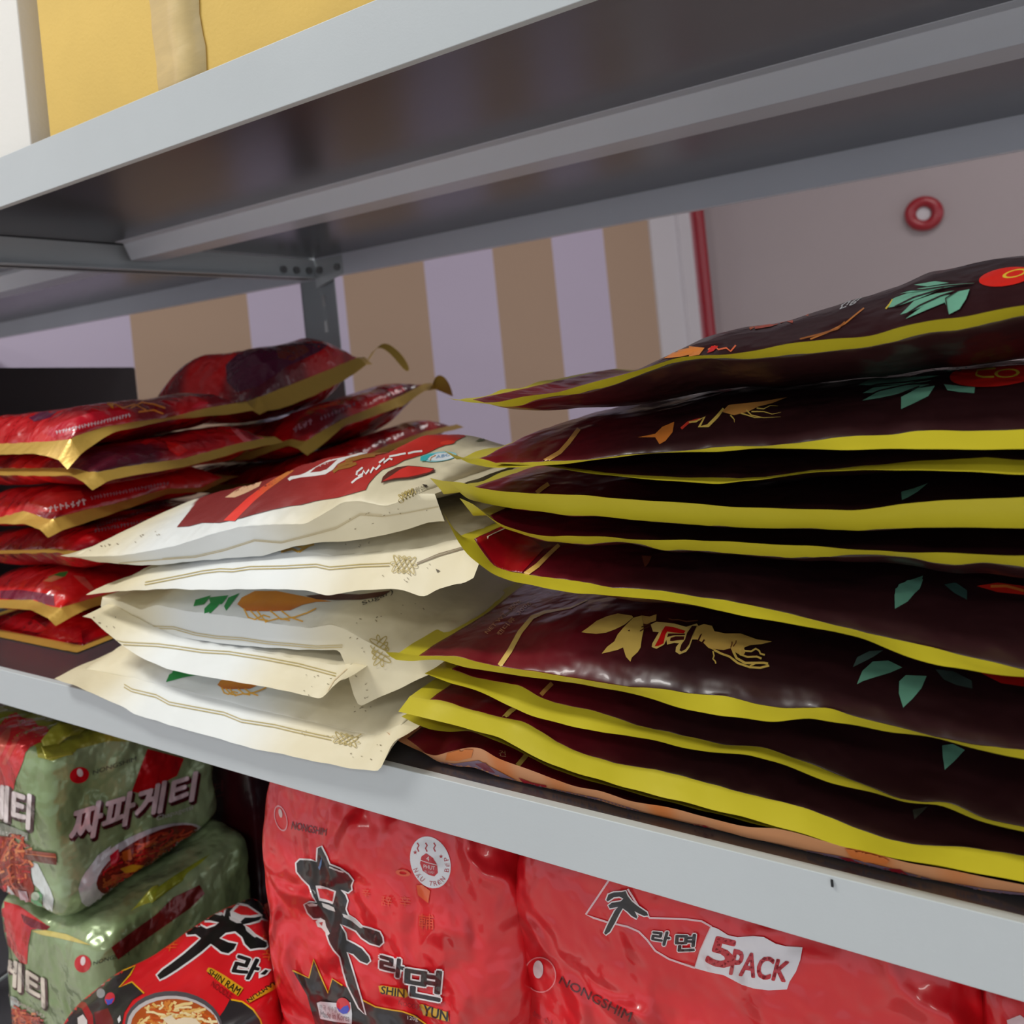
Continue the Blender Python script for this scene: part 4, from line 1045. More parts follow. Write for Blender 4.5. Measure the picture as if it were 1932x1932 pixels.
for j in range(3):
    rc_.append(Bag(x0=-0.82, x1=-0.575, y0=0.550, dep=.27, w=0.012, zc=ZD + 0.006 + (zlow - ZD - 0.006) * (2 - j) / 3.0, seed=95+j, R=0.04, bot=0.004))
def draw_q1(P):
    P.poly(C('h',(170,330),(300,210),(550,170),(900,180),(820,240),(600,340),(400,480),(250,520),(180,450)), (84,26,52))
    P.poly(C('h',(920,240),(980,190),(1130,180),(1140,210),(1000,250),(920,270)), (190,14,36))
    P.poly(C('h',(520,200),(700,170),(760,230),(640,300),(540,280)), (110,40,34))
def draw_q2(P):
    P.poly(C('h',(810,610),(860,570),(920,550),(975,580),(960,610),(850,630)), (206,40,24)); P.poly(C('h',(980,560),(1060,470),(1080,520),(1040,580)), (150,60,24))
    scribble(P, C('h',(640,790))[0], C('h',(780,720))[0], 13, 5, (170,110,124)); scribble(P, C('h',(830,710))[0], C('h',(1080,600))[0], 9, 6, (150,100,116))
    P.poly(C('h',(1300,500),(1400,470),(1430,510),(1340,545)), (206,40,60)); P.poly(C('h',(560,640),(700,620),(760,680),(640,720)), (170,10,36))
labels_q = ['topmost red candy bag of the rear left pile, domed, in front of the rack post',
 'second red bag of the rear left pile, curled gold end sticking out right',
 'dark third bag of the rear left pile, just above the cream bags', 'fourth bag down of the rear left red pile, behind the near pile',
 'fifth bag down of the rear left red pile, behind the near pile', 'lowest bag of the rear left red pile, on the shelf deck']
for i, bg in enumerate(rc_):
    r = bg.build('candy_bag', labels_q[i], 'candy bag', 'red candy bags in the rear left pile', rc_[i-1] if i else None, rc_[i+1] if i < 5 else None,
             (M_redf, M_gold), red_col(i+11), [draw_q1, draw_q2, None, None, None, None][i], gold_col, nx=60, ny=60, maxlen=8)
    if i < 2:
        # curled end of the gold seal at the far corner
        pts = C('h',(1222,190),(1300,225),(1370,300),(1430,380)) if i == 0 else C('h',(1640,395),(1700,400),(1745,470),(1765,550))
        pt2 = C('h',(1262,148),(1362,212),(1430,285),(1468,372)) if i == 0 else C('h',(1600,480),(1640,500),(1690,520),(1765,552))
        v = []
        for a_, b2 in zip(pts, pt2):
            v += [unY(a_, 0.745 + 0.03*i), unY(b2, 0.752 + 0.03*i)]
        e0 = Vector((bg.x1 - 0.004, bg.y1 - 0.01, float(bg.fd(bg.y1 - .01)))); e1 = Vector((bg.x1 - 0.004, bg.y1, float(bg.fd(bg.y1)) + .001))
        v = [e0, e1] + v if i == 0 else [e0 + Vector((0, 0, .004)), e0 - Vector((0, 0, .002))] + v
        f = [[2*q, 2*q+1, 2*q+3, 2*q+2] for q in range(len(v)//2 - 1)]
        o = mesh_obj('curled_seal', v, f, M_gold, r, cols=[(*GS, 1)]*len(v)); md = o.modifiers.new('s', 'SUBSURF'); md.levels = md.render_levels = 2
# ================================================================ instant noodle packs on the shelf below
def rounded_pack(name, mat, parent, c, ax, size, p, n, colf, draw, amp=(0.003, 0.001), seed=0, maxlen=7, warp=None):
    """closed soft box: superellipsoid-like shell with crumple; ax = three axes, size = full sizes"""
    idx, V, F = {}, [], []
    N = n
    def add(q):
        k = tuple(round(t, 5) for t in q)
        if k in idx: return idx[k]
        l = (abs(q[0])**p + abs(q[1])**p + abs(q[2])**p) ** (1.0/p)
        u = Vector(q) / l
        P_ = c + ax[0]*(u.x*size[0]/2) + ax[1]*(u.y*size[1]/2) + ax[2]*(u.z*size[2]/2)
        nn = (ax[0]*u.x**3 + ax[1]*u.y**3 + ax[2]*u.z**3).normalized()
        a = noise.noise(P_*22 + Vector((seed, 0, 0)))*amp[0] + noise.noise(P_*70 + Vector((seed, 5, 0)))*amp[1]
        P_ = P_ + nn*a
        if warp: P_ = warp(P_, u)
        idx[k] = len(V); V.append(P_); return idx[k]
    g = [math.sin(math.pi/2*(2*i/N-1)) * 0.35 + 0.65*(2*i/N-1) for i in range(N+1)]
    for d in range(3):
        for s_ in (-1, 1):
            for i in range(N):
                for j in range(N):
                    qs = []
                    for (a, b) in ((i, j), (i+1, j), (i+1, j+1), (i, j+1)):
                        q = [0, 0, 0]; q[d] = s_; q[(d+1) % 3] = g[a]; q[(d+2) % 3] = g[b]; qs.append(add(q))
                    F.append(qs if s_ > 0 else qs[::-1])
    return body_with_prints(name, V, F, [colf(v) for v in V], mat, parent, draw, maxlen)
def fin(name, mat, parent, pts, out, thick_col, nseg=24, seed=0, amp=0.003):
    """crimped end seal: ribbon along a 3-D polyline, pushed outward"""
    V, F, Cc = [], [], []
    n = nseg
    for i in range(n+1):
        t = i/n*(len(pts)-1); k = min(int(t), len(pts)-2); f_ = t-k
        p = pts[k].lerp(pts[k+1], f_)
        wv = noise.noise(p*60 + Vector((seed, 0, 0)))*amp
        side = out.cross(pts[-1]-pts[0]).normalized()
        for j in range(4):
            q = p + out*(j/3.0) + side*wv*(j/3.0)
            V.append(q); Cc.append((*lin(thick_col), 1))
    for i in range(n):
        for j in range(3): F.append([i*4+j, i*4+j+1, (i+1)*4+j+1, (i+1)*4+j])
    o = mesh_obj(name, V, F, mat, parent, cols=Cc)
    md = o.modifiers.new('s', 'SOLIDIFY'); md.thickness = 0.0006
    return o
def noodles(P, c, rx, ry, ang, n, seed, pal, ln=1.0, wd=3.0):
    r = random.Random(seed); a = math.radians(ang); P.hold = [[], []]
    for i in range(n):
        th, rr = r.uniform(0, 6.28), math.sqrt(r.random())*0.85
        x, y = rr*math.cos(th), rr*math.sin(th); d = r.uniform(0, 6.28); pts = []
        for k in range(6):
            if x*x + y*y < 1:
                pts.append((c[0] + x*rx*math.cos(a) - y*ry*math.sin(a), c[1] + x*rx*math.sin(a) + y*ry*math.cos(a)))
            x += 0.13*ln*math.cos(d); y += 0.13*ln*math.sin(d); d += r.uniform(-0.9, 0.9)
        if len(pts) > 1: P.stroke(pts, r.uniform(0.6, 1.2)*wd, r.choice(pal))
        if i in (n//3, 2*n//3, n-1):
            h = P.hold; P.hold = None
            if h[0]: P.tri(h[0], None, h[1])
            P.hold = [[], []] if i < n-1 else None
NOOD = [(196,70,34),(222,110,60),(160,40,24),(232,140,84),(120,30,20),(206,84,40),(176,24,24)]
GREEN, LIME, REDB = (152, 170, 128), (150, 148, 50), (206, 30, 34)
X1, Y1_ = Vector((1, 0, 0)), Vector((0, 1, 0))
def spoon_logo(P, c, rx, ry, ang=0, bg=(206,16,30), fg=(236,220,220)):
    P.ell(c, rx, ry, ang, bg); P.ell((c[0] + rx*0.05, c[1] - ry*0.32), rx*0.30, ry*0.52, ang + 6, fg)
def green_col(v):
    n = noise.noise(v*18)
    return mixc(lin(GREEN), lin((132, 152, 104)), 0.5 + n*1.5)

# first green pack
g1 = thing('noodle_pack', 'upper green foil noodle multipack at bottom left with red band and white lettering', 'noodle pack', (-0.69, 0.37, 0.797), 'green noodle packs stacked at bottom left')
def draw_g1(P):
    K = lambda *p: C('k', *p)
    # lime foil on the top, red brush band over front and top
    P.poly([(-30,1315),(0,1320),(70,1335),(200,1380),(260,1400),(205,1398),(140,1415),(92,1430),(66,1408),(40,1395),(0,1420),(-30,1440)], LIME)
    P.poly(K((-200,900),(0,520),(100,400),(230,340),(330,420),(480,440),(560,540),(680,550),(720,620),(850,700),(760,750),(560,790),(440,850),(370,930),(340,1050),(290,1180),(230,1320),(200,1470),(0,1440),(-200,1400)), (206,40,42))
    P.poly(K((-60,760),(80,600),(170,520),(140,700),(60,900),(-40,1050),(-100,1000)), (196,90,74)); P.stroke(K((250,420),(300,560),(420,600),(560,640),(700,650)), 5, (206,84,64)); P.stroke(K((60,1100),(160,900),(260,700)), 8, (206,80,66))
    # front lettering
    q = C('a',(-330,640),(168,806),(178,612),(-330,430))
    P.text('짜파게티', q, (60,20,22), thick=5, shift=(4, 4)); P.text('짜파게티', q, (240,228,226), thick=2.4)
    P.poly(C('a',(-60,760),(30,775),(165,830),(165,875),(100,860),(0,840),(-60,830)), (150,156,140)); P.text('Chapagetti', C('a',(-200,790),(160,872),(160,842),(-200,755)), (226,228,218))
    # dish and chopsticks
    P.poly(C('i',(300,380),(360,400),(420,520),(480,640),(515,740),(500,860),(440,950),(410,890),(410,760),(380,650),(320,590),(300,480)), (226,232,230))
    P.poly(C('a',(-60,840),(60,850),(100,880),(160,940),(180,1000),(180,1080),(200,1140),(190,1220),(120,1240),(0,1200),(-60,1200)), (150,46,26))
    noodles(P, C('a',(50,1010))[0], 48, 62, 20, 90, 5, NOOD, 1.3, 4.0)
    P.poly(C('i',(240,262),(530,300),(545,330),(250,300)), (150,60,34)); P.poly(C('i',(240,310),(545,338),(545,408),(400,385),(230,350)), (112,44,28)); P.stroke(C('i',(250,300),(540,335)), 2, (206,120,80))
    P.poly(C('i',(310,680),(380,665),(410,700),(405,830),(350,820),(300,780)), (80,170,100)); P.ell(C('i',(345,705))[0], 8, 8, 0, (200,216,190))
    P.poly(C('i',(0,610),(70,600),(60,680),(20,700),(0,690)), (206,40,50)); P.poly(C('i',(80,600),(150,690),(130,740),(80,690)), (214,206,206)); P.poly(C('i',(180,650),(260,660),(280,740),(230,820),(200,740)), (214,180,190)); P.poly(C('i',(230,800),(320,820),(400,870),(410,940),(330,920),(260,870)), (190,24,44))
    # side face
    P.poly(C('a',(760,590),(800,480),(850,345),(1060,400),(1020,500),(960,530),(860,590),(800,600)), (190,12,20))
    spoon_logo(P, C('a',(457,497))[0], 18.5, 15, -18)
    P.text('NONGSHIM', C('a',(535,495),(785,412),(785,388),(535,470)), (70,70,62), 0.02)
    q = C('a',(392,905),(1110,640),(1135,478),(430,690))
    P.text('짜파게티', q, (72,14,22), thick=5, shift=(3, 4)); P.text('짜파게티', q, (226,200,206), thick=2.2)
    P.text('Chapagetti', C('a',(900,768),(1110,700),(1110,665),(900,732)), (200,200,196), 0.01)
    P.ell(C('a',(830,1010))[0], 134, 58, -26, (196,190,196))
    P.poly(C('a',(450,1150),(470,1090),(560,960),(640,900),(600,1000),(560,1130),(600,1240),(520,1270),(470,1230)), (206,204,208))
    P.ell(C('a',(860,985))[0], 112, 44, -29, (118,26,20))
    noodles(P, C('a',(860,985))[0], 108, 42, -29, 150, 9, [(176,50,28),(150,30,22),(206,80,50),(120,22,18),(190,90,40),(196,22,30)], 0.8, 4)
    P.poly(C('a',(690,1035),(760,1010),(830,1015),(800,1045),(720,1060)), (214,150,30)); P.poly(C('a',(630,960),(680,920),(690,980),(640,1030)), (190,16,40)); P.poly(C('a',(700,940),(750,920),(760,980),(710,990)), (206,96,30))
    P.poly(C('a',(560,1260),(850,1150),(850,1190),(700,1260),(600,1320),(560,1310)), (190,190,188)); P.text('올리브유', C('a',(620,1275),(760,1215),(760,1190),(620,1250)), (70,76,70))
    P.poly(C('k',(520,820),(640,800),(760,820),(1000,690),(1120,720),(1500,600),(1650,680),(1120,880),(1080,930),(760,1050),(660,1020),(560,1000)), LIME)
rounded_pack('pack_film', M_green, g1, Vector((-0.696, 0.3745, 0.8645)), (X1, Y1_, UPZ), (0.150, 0.148, 0.134), 12, 56, green_col, draw_g1, (0.004, 0.0014), 2)
# crimped top seal of the first pack and fold flaps
fin('end_seal', M_green, g1, [unX(p, -0.6205) for p in ((86,1432),(100,1430),(122,1426),(138,1424))], Vector((-0.012, 0.004, 0.006)), (186,180,70), 16, 3)
fin('end_seal', M_green, g1, [unX(p, -0.632) for p in ((92,1428),(110,1405),(128,1390),(172,1382))], Vector((-0.010, 0.0, 0.010)), (150,146,44), 20, 5)

g2 = thing('noodle_pack', 'lower green foil noodle multipack in the bottom left corner, under the other', 'noodle pack', (-0.65, 0.37, 0.66), 'green noodle packs stacked at bottom left')
def draw_g2(P):
    P.poly(C('i',(-100,740),(40,760),(180,800),(280,870),(480,1010),(300,1030),(270,1180),(260,1360),(200,1350),(100,1200),(-100,1000)), (206,44,44))
    P.poly(C('i',(200,880),(480,1000),(440,1040),(300,1010),(230,960)), (120,16,26))
    P.poly(C('i',(300,1040),(440,1035),(640,1075),(870,1180),(760,1160),(560,1110),(400,1080)), (214,196,110))
    q = C('i',(-480,1180),(430,1775),(420,1500),(-420,960))
    P.text('짜파게티', q, (72,26,26), thick=4, shift=(3, 3)); P.text('짜파게티', q, (236,222,206), thick=1.8)
    spoon_logo(P, C('i',(790,1355))[0], 15.5, 16.5)
    P.text('NONGSHIM', C('i',(890,1370),(1230,1270),(1230,1230),(890,1335)), (50,60,50), 0.02)
    P.poly(C('i',(-100,1630),(60,1640),(160,1680),(200,1740),(160,1800),(0,1790),(-100,1780)), (206,212,208))
    P.poly(C('i',(-100,1760),(100,1770),(240,1800),(330,1860),(430,1940),(430,2040),(-100,2040)), (140,40,24)); noodles(P, C('i',(150,1880))[0], 62, 26, 12, 50, 21, NOOD, 1.2, 4)
    P.text('Chapagetti', C('i',(20,1660),(430,1880),(430,1830),(20,1600)), (190,170,160))
    # side
    P.poly(C('a',(640,1490),(760,1400),(900,1300),(1000,1200),(1150,1130),(1180,1180),(1100,1260),(900,1400),(760,1500),(680,1560)), (120,34,30))
rounded_pack('pack_film', M_green, g2, Vector((-0.655, 0.3750, 0.729)), (X1, Y1_, UPZ), (0.148, 0.148, 0.135), 10, 50, green_col, draw_g2, (0.004, 0.0014), 8)
fin('end_seal', M_green, g2, [unX(p, -0.590) for p in ((215,1780),(255,1745),(288,1705),(300,1700))], Vector((-0.006, 0.004, 0.009)), (176,176,60), 16, 3)
fin('end_seal', M_green, g2, [unX(p, -0.588) for p in ((285,1705),(330,1672),(380,1640),(408,1624))], Vector((-0.004, 0.0, 0.006)), (150,158,44), 20, 5, 0.001)

m1 = thing('noodle_pack', 'dark maroon pack standing in shadow behind the green noodle packs', 'noodle pack', (-0.67, 0.52, 0.655))
mc = lambda v: mixc(lin((70, 12, 22)), lin((40, 14, 20)), 0.5 + noise.noise(v*20))
rounded_pack('pack_film', M_shin, m1, Vector((-0.665, 0.520, 0.78)), (X1, Y1_, UPZ), (0.12, 0.11, 0.25), 9, 26, mc, lambda P: P.text('면', C('a',(1190,640),(1290,610),(1290,520),(1190,550)), (120,40,50)), (0.004, 0.001), 4)
bk = thing('gap_filler_box', 'added dark grey box filling the shaded gap beside the large red multipack', 'box', (-0.45, 0.62, 0.655))  # added block, its dark grey stands in for the shaded gap
boxes('carton_body', [(-0.62, -0.20, 0.60, 0.80, 0.655, 0.93)], M_grey, bk, 0.002)
boxes('top_flap', [(-0.618, -0.202, 0.602, 0.699, 0.93, 0.933)], M_grey, bk); boxes('top_flap', [(-0.618, -0.202, 0.701, 0.798, 0.93, 0.933)], M_grey, bk)

def glyph(P, pts, fill, line, wd):
    q = pts + [pts[0], pts[1]]
    P.stroke(q, wd, line)
    P.poly(pts, fill)
BLK, WHT, SRED, YLW = (24, 20, 22), (232, 222, 222), (214, 24, 34), (232, 180, 24)
def shin_col(v): 
    return tuple(c*(1 + 0.12*noise.noise(v*15)) for c in lin(SRED))
# large red multipack A
def draw_n1(P):
    K = lambda *p: C('b', *p)
    P.poly(K((395,1470),(440,1490),(515,1525),(550,1385),(600,1510),(655,1635),(685,1530),(760,1580),(800,1600),(905,1685),(1000,1735),(1100,1755),(1200,1770),(1300,1800),(1370,1862),(1400,1980),(640,1980),(560,1862),(500,1650)), (38,32,32))
    P.stroke(K((395,1470),(440,1490),(515,1525),(550,1390),(600,1510),(655,1635),(685,1530),(760,1580)), 2.6, (226,170,30))
    P.stroke(K((905,1685),(1000,1735),(1100,1755),(1200,1770),(1280,1800),(1370,1862)), 2.6, (226,170,30))
    body = K((425,690),(450,665),(530,668),(575,680),(582,580),(605,568),(640,640),(665,700),(740,730),(800,770),(835,815),(820,850),(825,880),(800,900),(780,890),(745,880),(780,920),(795,960),(780,1020),(800,1070),(850,1100),(900,1150),(960,1165),(1030,1190),(1050,1230),(1055,1265),(1030,1290),(960,1270),(900,1230),(860,1180),(800,1150),(740,1130),(780,1200),(790,1250),(850,1280),(900,1310),(950,1370),(960,1400),(940,1420),(890,1400),(840,1350),(790,1335),(810,1400),(840,1500),(870,1600),(900,1700),(925,1790),(880,1740),(850,1680),(800,1580),(770,1480),(745,1370),(700,1320),(670,1270),(650,1210),(640,1130),(600,1090),(550,1090),(510,1050),(485,990),(520,975),(575,975),(550,930),(520,850),(470,800),(430,750))
    glyph(P, body, BLK, WHT, 6)
    P.poly(K((565,850),(600,850),(650,865),(715,890),(700,960),(690,985),(640,970),(590,960),(575,900)), WHT)
    P.poly(K((580,870),(640,875),(700,895),(688,965),(640,950),(598,940)), SRED)
    P.poly(K((500,985),(540,978),(580,985),(575,1000),(520,1003)), (200,190,186)); P.poly(K((610,975),(660,990),(700,1010),(710,1040),(660,1025),(620,1005)), (206,198,194))
    P.poly(K((565,1110),(600,1085),(635,1105),(640,1140),(670,1200),(655,1215),(610,1160),(580,1150)), (226,216,214)); P.poly(K((590,1120),(620,1115),(612,1145)), (180,60,60))
    P.poly(K((760,1055),(820,1075),(870,1110),(910,1160),(890,1160),(830,1110),(770,1080)), (196,188,186)); P.poly(K((585,720),(605,660),(612,640),(608,700),(595,740)), (90,130,180)); P.stroke(K((665,715),(700,730),(740,745),(770,752)), 3, (200,194,192))
    # small hangul: 라 면
    q = [K((1035,1480),(1200,1525),(1215,1400),(1040,1350)), K((1215,1640),(1470,1690),(1490,1480),(1225,1440))]
    for t, qq in (('라', q[0]), ('면', q[1])):
        P.text(t, qq, WHT, thick=5); P.text(t, qq, (34,28,30), thick=2)
    P.poly(K((1025,1580),(1050,1575),(1225,1605),(1245,1650),(1225,1665),(1130,1650),(1035,1625)), (214,166,30)); P.text('SHIN', K((1040,1635),(1215,1665),(1215,1605),(1050,1580)), (34,26,20), 0.04)
    P.poly(K((1320,1720),(1340,1715),(1530,1775),(1535,1840),(1500,1835),(1350,1795)), (196,150,30)); P.text('YUN', K((1345,1795),(1525,1840),(1530,1770),(1355,1720)), (34,26,20), 0.04)
    P.text('NOODLE', K((1170,1715),(1340,1760),(1340,1725),(1175,1685)), (130,20,26), 0.02)
    P.text('120g', K((1235,1835),(1310,1845),(1310,1810),(1235,1800)), (200,196,194), 0.01)
    # made in korea patch
    P.poly(K((575,1705),(600,1695),(720,1705),(820,1700),(830,1780),(828,1858),(700,1840),(600,1820)), (214,212,216)); P.ell(K((768,1725))[0], 12.5, 15.5, -25, (206,40,52))
    P.poly(K((722,1735),(745,1755),(770,1730),(800,1720),(812,1750),(795,1780),(765,1785),(735,1765)), (66,76,180))
    P.text('한국 식수질', K((592,1755),(720,1775),(722,1735),(594,1715)), (150,150,156)); P.text('Made in Korea', K((600,1805),(812,1840),(812,1790),(602,1762)), (120,120,126), 0.01)
    # logo and maker name
    P.ell(K((310,362))[0], 11.5, 25, -14, (222,150,156), hole=0.88); P.ell(K((308,325))[0], 3.4, 8.5, -10, (214,180,176))
    P.text('NONGSHIM', K((385,440),(640,490),(645,440),(395,385)), (110,30,34), 0.02)
    # white sticker
    P.ell(K((1400,683))[0], 37, 50, -18, (226,226,230), 40)
    P.poly(K((1325,690),(1335,640),(1370,615),(1420,650),(1450,700),(1455,760),(1430,785),(1390,775),(1345,745)), (190,26,40)); P.stroke(K((1320,663),(1380,685),(1460,705)), 1.2, (230,220,222))
    for x in (1305, 1365, 1425): P.stroke(K((x,540),(x+12,560),(x,580),(x+12,605)), 2.6, (176,40,52))
    P.text('4', K((1372,670),(1392,674),(1392,640),(1372,636)), (236,226,226), 0.03); P.text('PHUT', K((1352,725),(1435,740),(1435,712),(1352,697)), (236,226,226), 0.03); P.text('IN 3 EASY', K((1360,755),(1432,768),(1432,750),(1360,737)), (220,190,196))
    for c, a_ in (((1290,610), 0), ((1478,640), 0)):
        st = []
        for i in range(10):
            r_ = (17 if i % 2 == 0 else 7); th = math.pi*i/5 - math.pi/2
            st.append((c[0] + r_*math.cos(th), c[1] + r_*math.sin(th)))
        P.poly(K(*st), (176,40,52))
    word = 'NẤU TRÊN BẾP'; cx0, cy0 = 1400, 683
    for i, ch in enumerate(word):
        if ch == ' ': continue
        th = math.radians(172 - i*15.2)
        ex, ey = 118*math.cos(th), 158*math.sin(th)
        sh = -18
        ca_, sa_ = math.cos(math.radians(-18)), math.sin(math.radians(-18))
        px_, py_ = cx0 + ex*ca_ - ey*sa_*1.0, cy0 + ex*sa_ + ey*ca_
        tx, ty = math.sin(th)*118, -math.cos(th)*158; tl = math.hypot(tx, ty); tx, ty = tx/tl, ty/tl
        tx, ty = tx*ca_ - ty*sa_, tx*sa_ + ty*ca_
        ux_, uy_ = ty, -tx
        hw, hh = 13, 17
        f_ = lambda a_, b_: (px_ + tx*a_*hw + ux_*b_*hh, py_ + ty*a_*hw + uy_*b_*hh)
        P.text(ch, K(f_(-1,-1), f_(1,-1), f_(1,1), f_(-1,1)), (176,36,50), 0.03)
    for t, x, y, s_ in (('辛', 930, 900, 60), ('辞', 1080, 960, 75), ('辛', 1215, 965, 80), ('輔', 1370, 1110, 110)):
        P.text(t, K((x-s_/2,y+s_/2),(x+s_/2,y+s_/2+8),(x+s_/2,y-s_/2+8),(x-s_/2,y-s_/2)), (222,70,40))
    P.poly(K((1300,850),(1340,845),(1400,890),(1385,980),(1310,920)), (226,96,52)); P.ell(K((1200,760))[0], 14, 6, 10, (222,80,40), hole=0.5)
n1 = thing('noodle_multipack', 'large glossy red noodle multipack with a big black character and round white sticker', 'noodle pack', (-0.31, 0.37, 0.655), 'large red noodle multipacks')
def warp_n1(P_, u):
    k = (0.975 - P_.z) / 0.32
    return P_ + X1 * (0.030*k*(0.65 - 0.35*u.x)) + Y1_ * (-0.012*math.sin(math.pi*min(1, max(0, k))))
rounded_pack('pack_film', M_clear, n1, Vector((-0.317, 0.372, 0.8140)), (X1, Y1_, UPZ), (0.197, 0.118, 0.316), 6, 80, shin_col, draw_n1, (0.006, 0.0012), 12, 7, warp_n1)
def shadow_line(): pass
def draw_n2(P):
    K = lambda *p: C('c', *p)
    wl_ = (232,190,194)
    P.stroke(K((985,470),(960,500),(880,620),(795,745),(850,770),(945,800),(1100,835),(1180,870),(1240,930),(1300,1010),(1400,1070),(1500,1105),(1590,1135)), 3.6, wl_)
    P.stroke(K((1100,560),(1180,690),(1260,770),(1400,775),(1530,780),(1640,795),(1710,835)), 3.6, wl_); P.stroke(K((1710,835),(1680,900),(1630,1010),(1592,1135)), 3.6, wl_)
    # white flag, right part
    D = lambda *p: C('d', *p)
    flag = K((1712,832),(1760,850),(1830,895),(1900,910)) + D((80,848),(150,855),(230,900),(300,918),(415,925),(400,1010),(370,1090),(325,1160),(308,1212),(180,1218),(80,1205),(0,1180)) + K((1800,1185),(1700,1165),(1590,1135),(1630,1010),(1680,900))
    P.poly(flag, (226,222,226))
    P.text('5', K((1670,1090),(1850,1145),(1895,945),(1730,905)), (190,28,44), thick=2.6)
    P.text('PACK', [(1377,1837),(1481,1851),(1491,1815),(1386,1790)], (190,28,44), thick=1.6)
    body = K((945,640),(960,600),(1000,585),(1060,582),(1085,575),(1100,610),(1130,650),(1180,690),(1240,730),(1250,752),(1220,755),(1175,735),(1150,720),(1170,760),(1165,775),(1130,755),(1100,725),(1065,700),(1040,740),(1010,800),(970,870),(940,892),(928,880),(950,830),(980,770),(1010,715),(1030,690),(970,700),(960,680),(985,660),(1050,650),(1070,630),(1040,615),(1000,620),(955,650))
    glyph(P, body, BLK, WHT, 5)
    for t, qq in (('라', K((1270,945),(1390,975),(1420,875),(1285,865))), ('면', K((1445,1010),(1585,1005),(1600,890),(1455,885)))):
        P.text(t, qq, WHT, thick=3.2); P.text(t, qq, (34,26,30), thick=1.3)
    P.ell(K((462,1185))[0], 30, 34, -10, (232,130,134), hole=0.93); P.ell(K((448,1145))[0], 9.5, 17, 0, (214,198,200))
    P.text('NONGSHIM', K((595,1245),(1110,1530),(1135,1460),(620,1195)), (96,32,36), 0.02)
    P.text('농심', K((400,1480),(540,1560),(550,1520),(410,1440)), (176,40,50), 0.02)
n2 = thing('noodle_multipack', 'large red noodle multipack printed 5 PACK, right of the white sticker pack', 'noodle pack', (-0.11, 0.37, 0.655), 'large red noodle multipacks')
rounded_pack('pack_film', M_clear, n2, Vector((-0.119, 0.377, 0.8130)), (X1, Y1_, UPZ), (0.224, 0.124, 0.312), 6, 80, shin_col, draw_n2, (0.006, 0.0012), 31, 7)
n3 = thing('noodle_multipack', 'large red noodle multipack at the far right corner, only its wrapped top showing', 'noodle pack', (0.09, 0.37, 0.655), 'large red noodle multipacks')
rounded_pack('pack_film', M_clear, n3, Vector((0.086, 0.372, 0.8120)), (X1, Y1_, UPZ), (0.205, 0.12, 0.31), 6, 40, shin_col, lambda P: P.poly([(1900,1925),(1925,1915),(1945,1930),(1940,1950),(1905,1950)], (226,190,194)), (0.006, 0.0018), 51, 9)
for t_, xs in ((n1, (-0.39, -0.235)), (n2, (-0.20, -0.03)), (n3, (0.01, 0.17))):
    fin('end_seal', M_clear, t_, [Vector((xs[0], 0.40, 0.962)), Vector((0.5*(xs[0]+xs[1]), 0.405, 0.966)), Vector((xs[1], 0.40, 0.962))], Vector((0, 0.02, 0.004)), SRED, 20, 1)

# single red pack, tilted
def tilted_pack(name_, label, A0, A1, down, W_, T_, draw, seed, shift=Vector((0, 0, 0)), group='single red noodle packs lying tilted', ext=1.0):
    e2 = (A1 - A0); H_ = e2.length; e2.normalize()
    e1 = (down - A0); e1 = (e1 - e2*e1.dot(e2)).normalized()
    e3 = e1.cross(e2)
    if e3.dot(CAM - A0) < 0: e3 = -e3
    c = A0 + e2*H_/2*ext + e1*W_/2 - e3*T_/2 + shift
    t = thing(name_, label, 'noodle pack', (c.x, c.y, 0.655), group)
    def cf(v): return tuple(k*(1 + 0.1*noise.noise(v*15)) for k in lin(SRED))
    rounded_pack('pack_film', M_shin, t, c, (e1, e2, e3), (W_, H_*ext, T_), 7, 50, cf, draw, (0.003, 0.001), seed, 7)
    for s_ in (-1, 1):
        a = c + e2*s_*H_*ext/2*0.985 - e1*W_/2*0.93; b2 = c + e2*s_*H_*ext/2*0.985 + e1*W_/2*0.93
        fin('end_seal', M_shin, t, [a, a.lerp(b2, .5), b2], e2*s_*0.011, (196,22,34) if s_ > 0 else (40,34,36), 24, seed, 0.002)
    return t
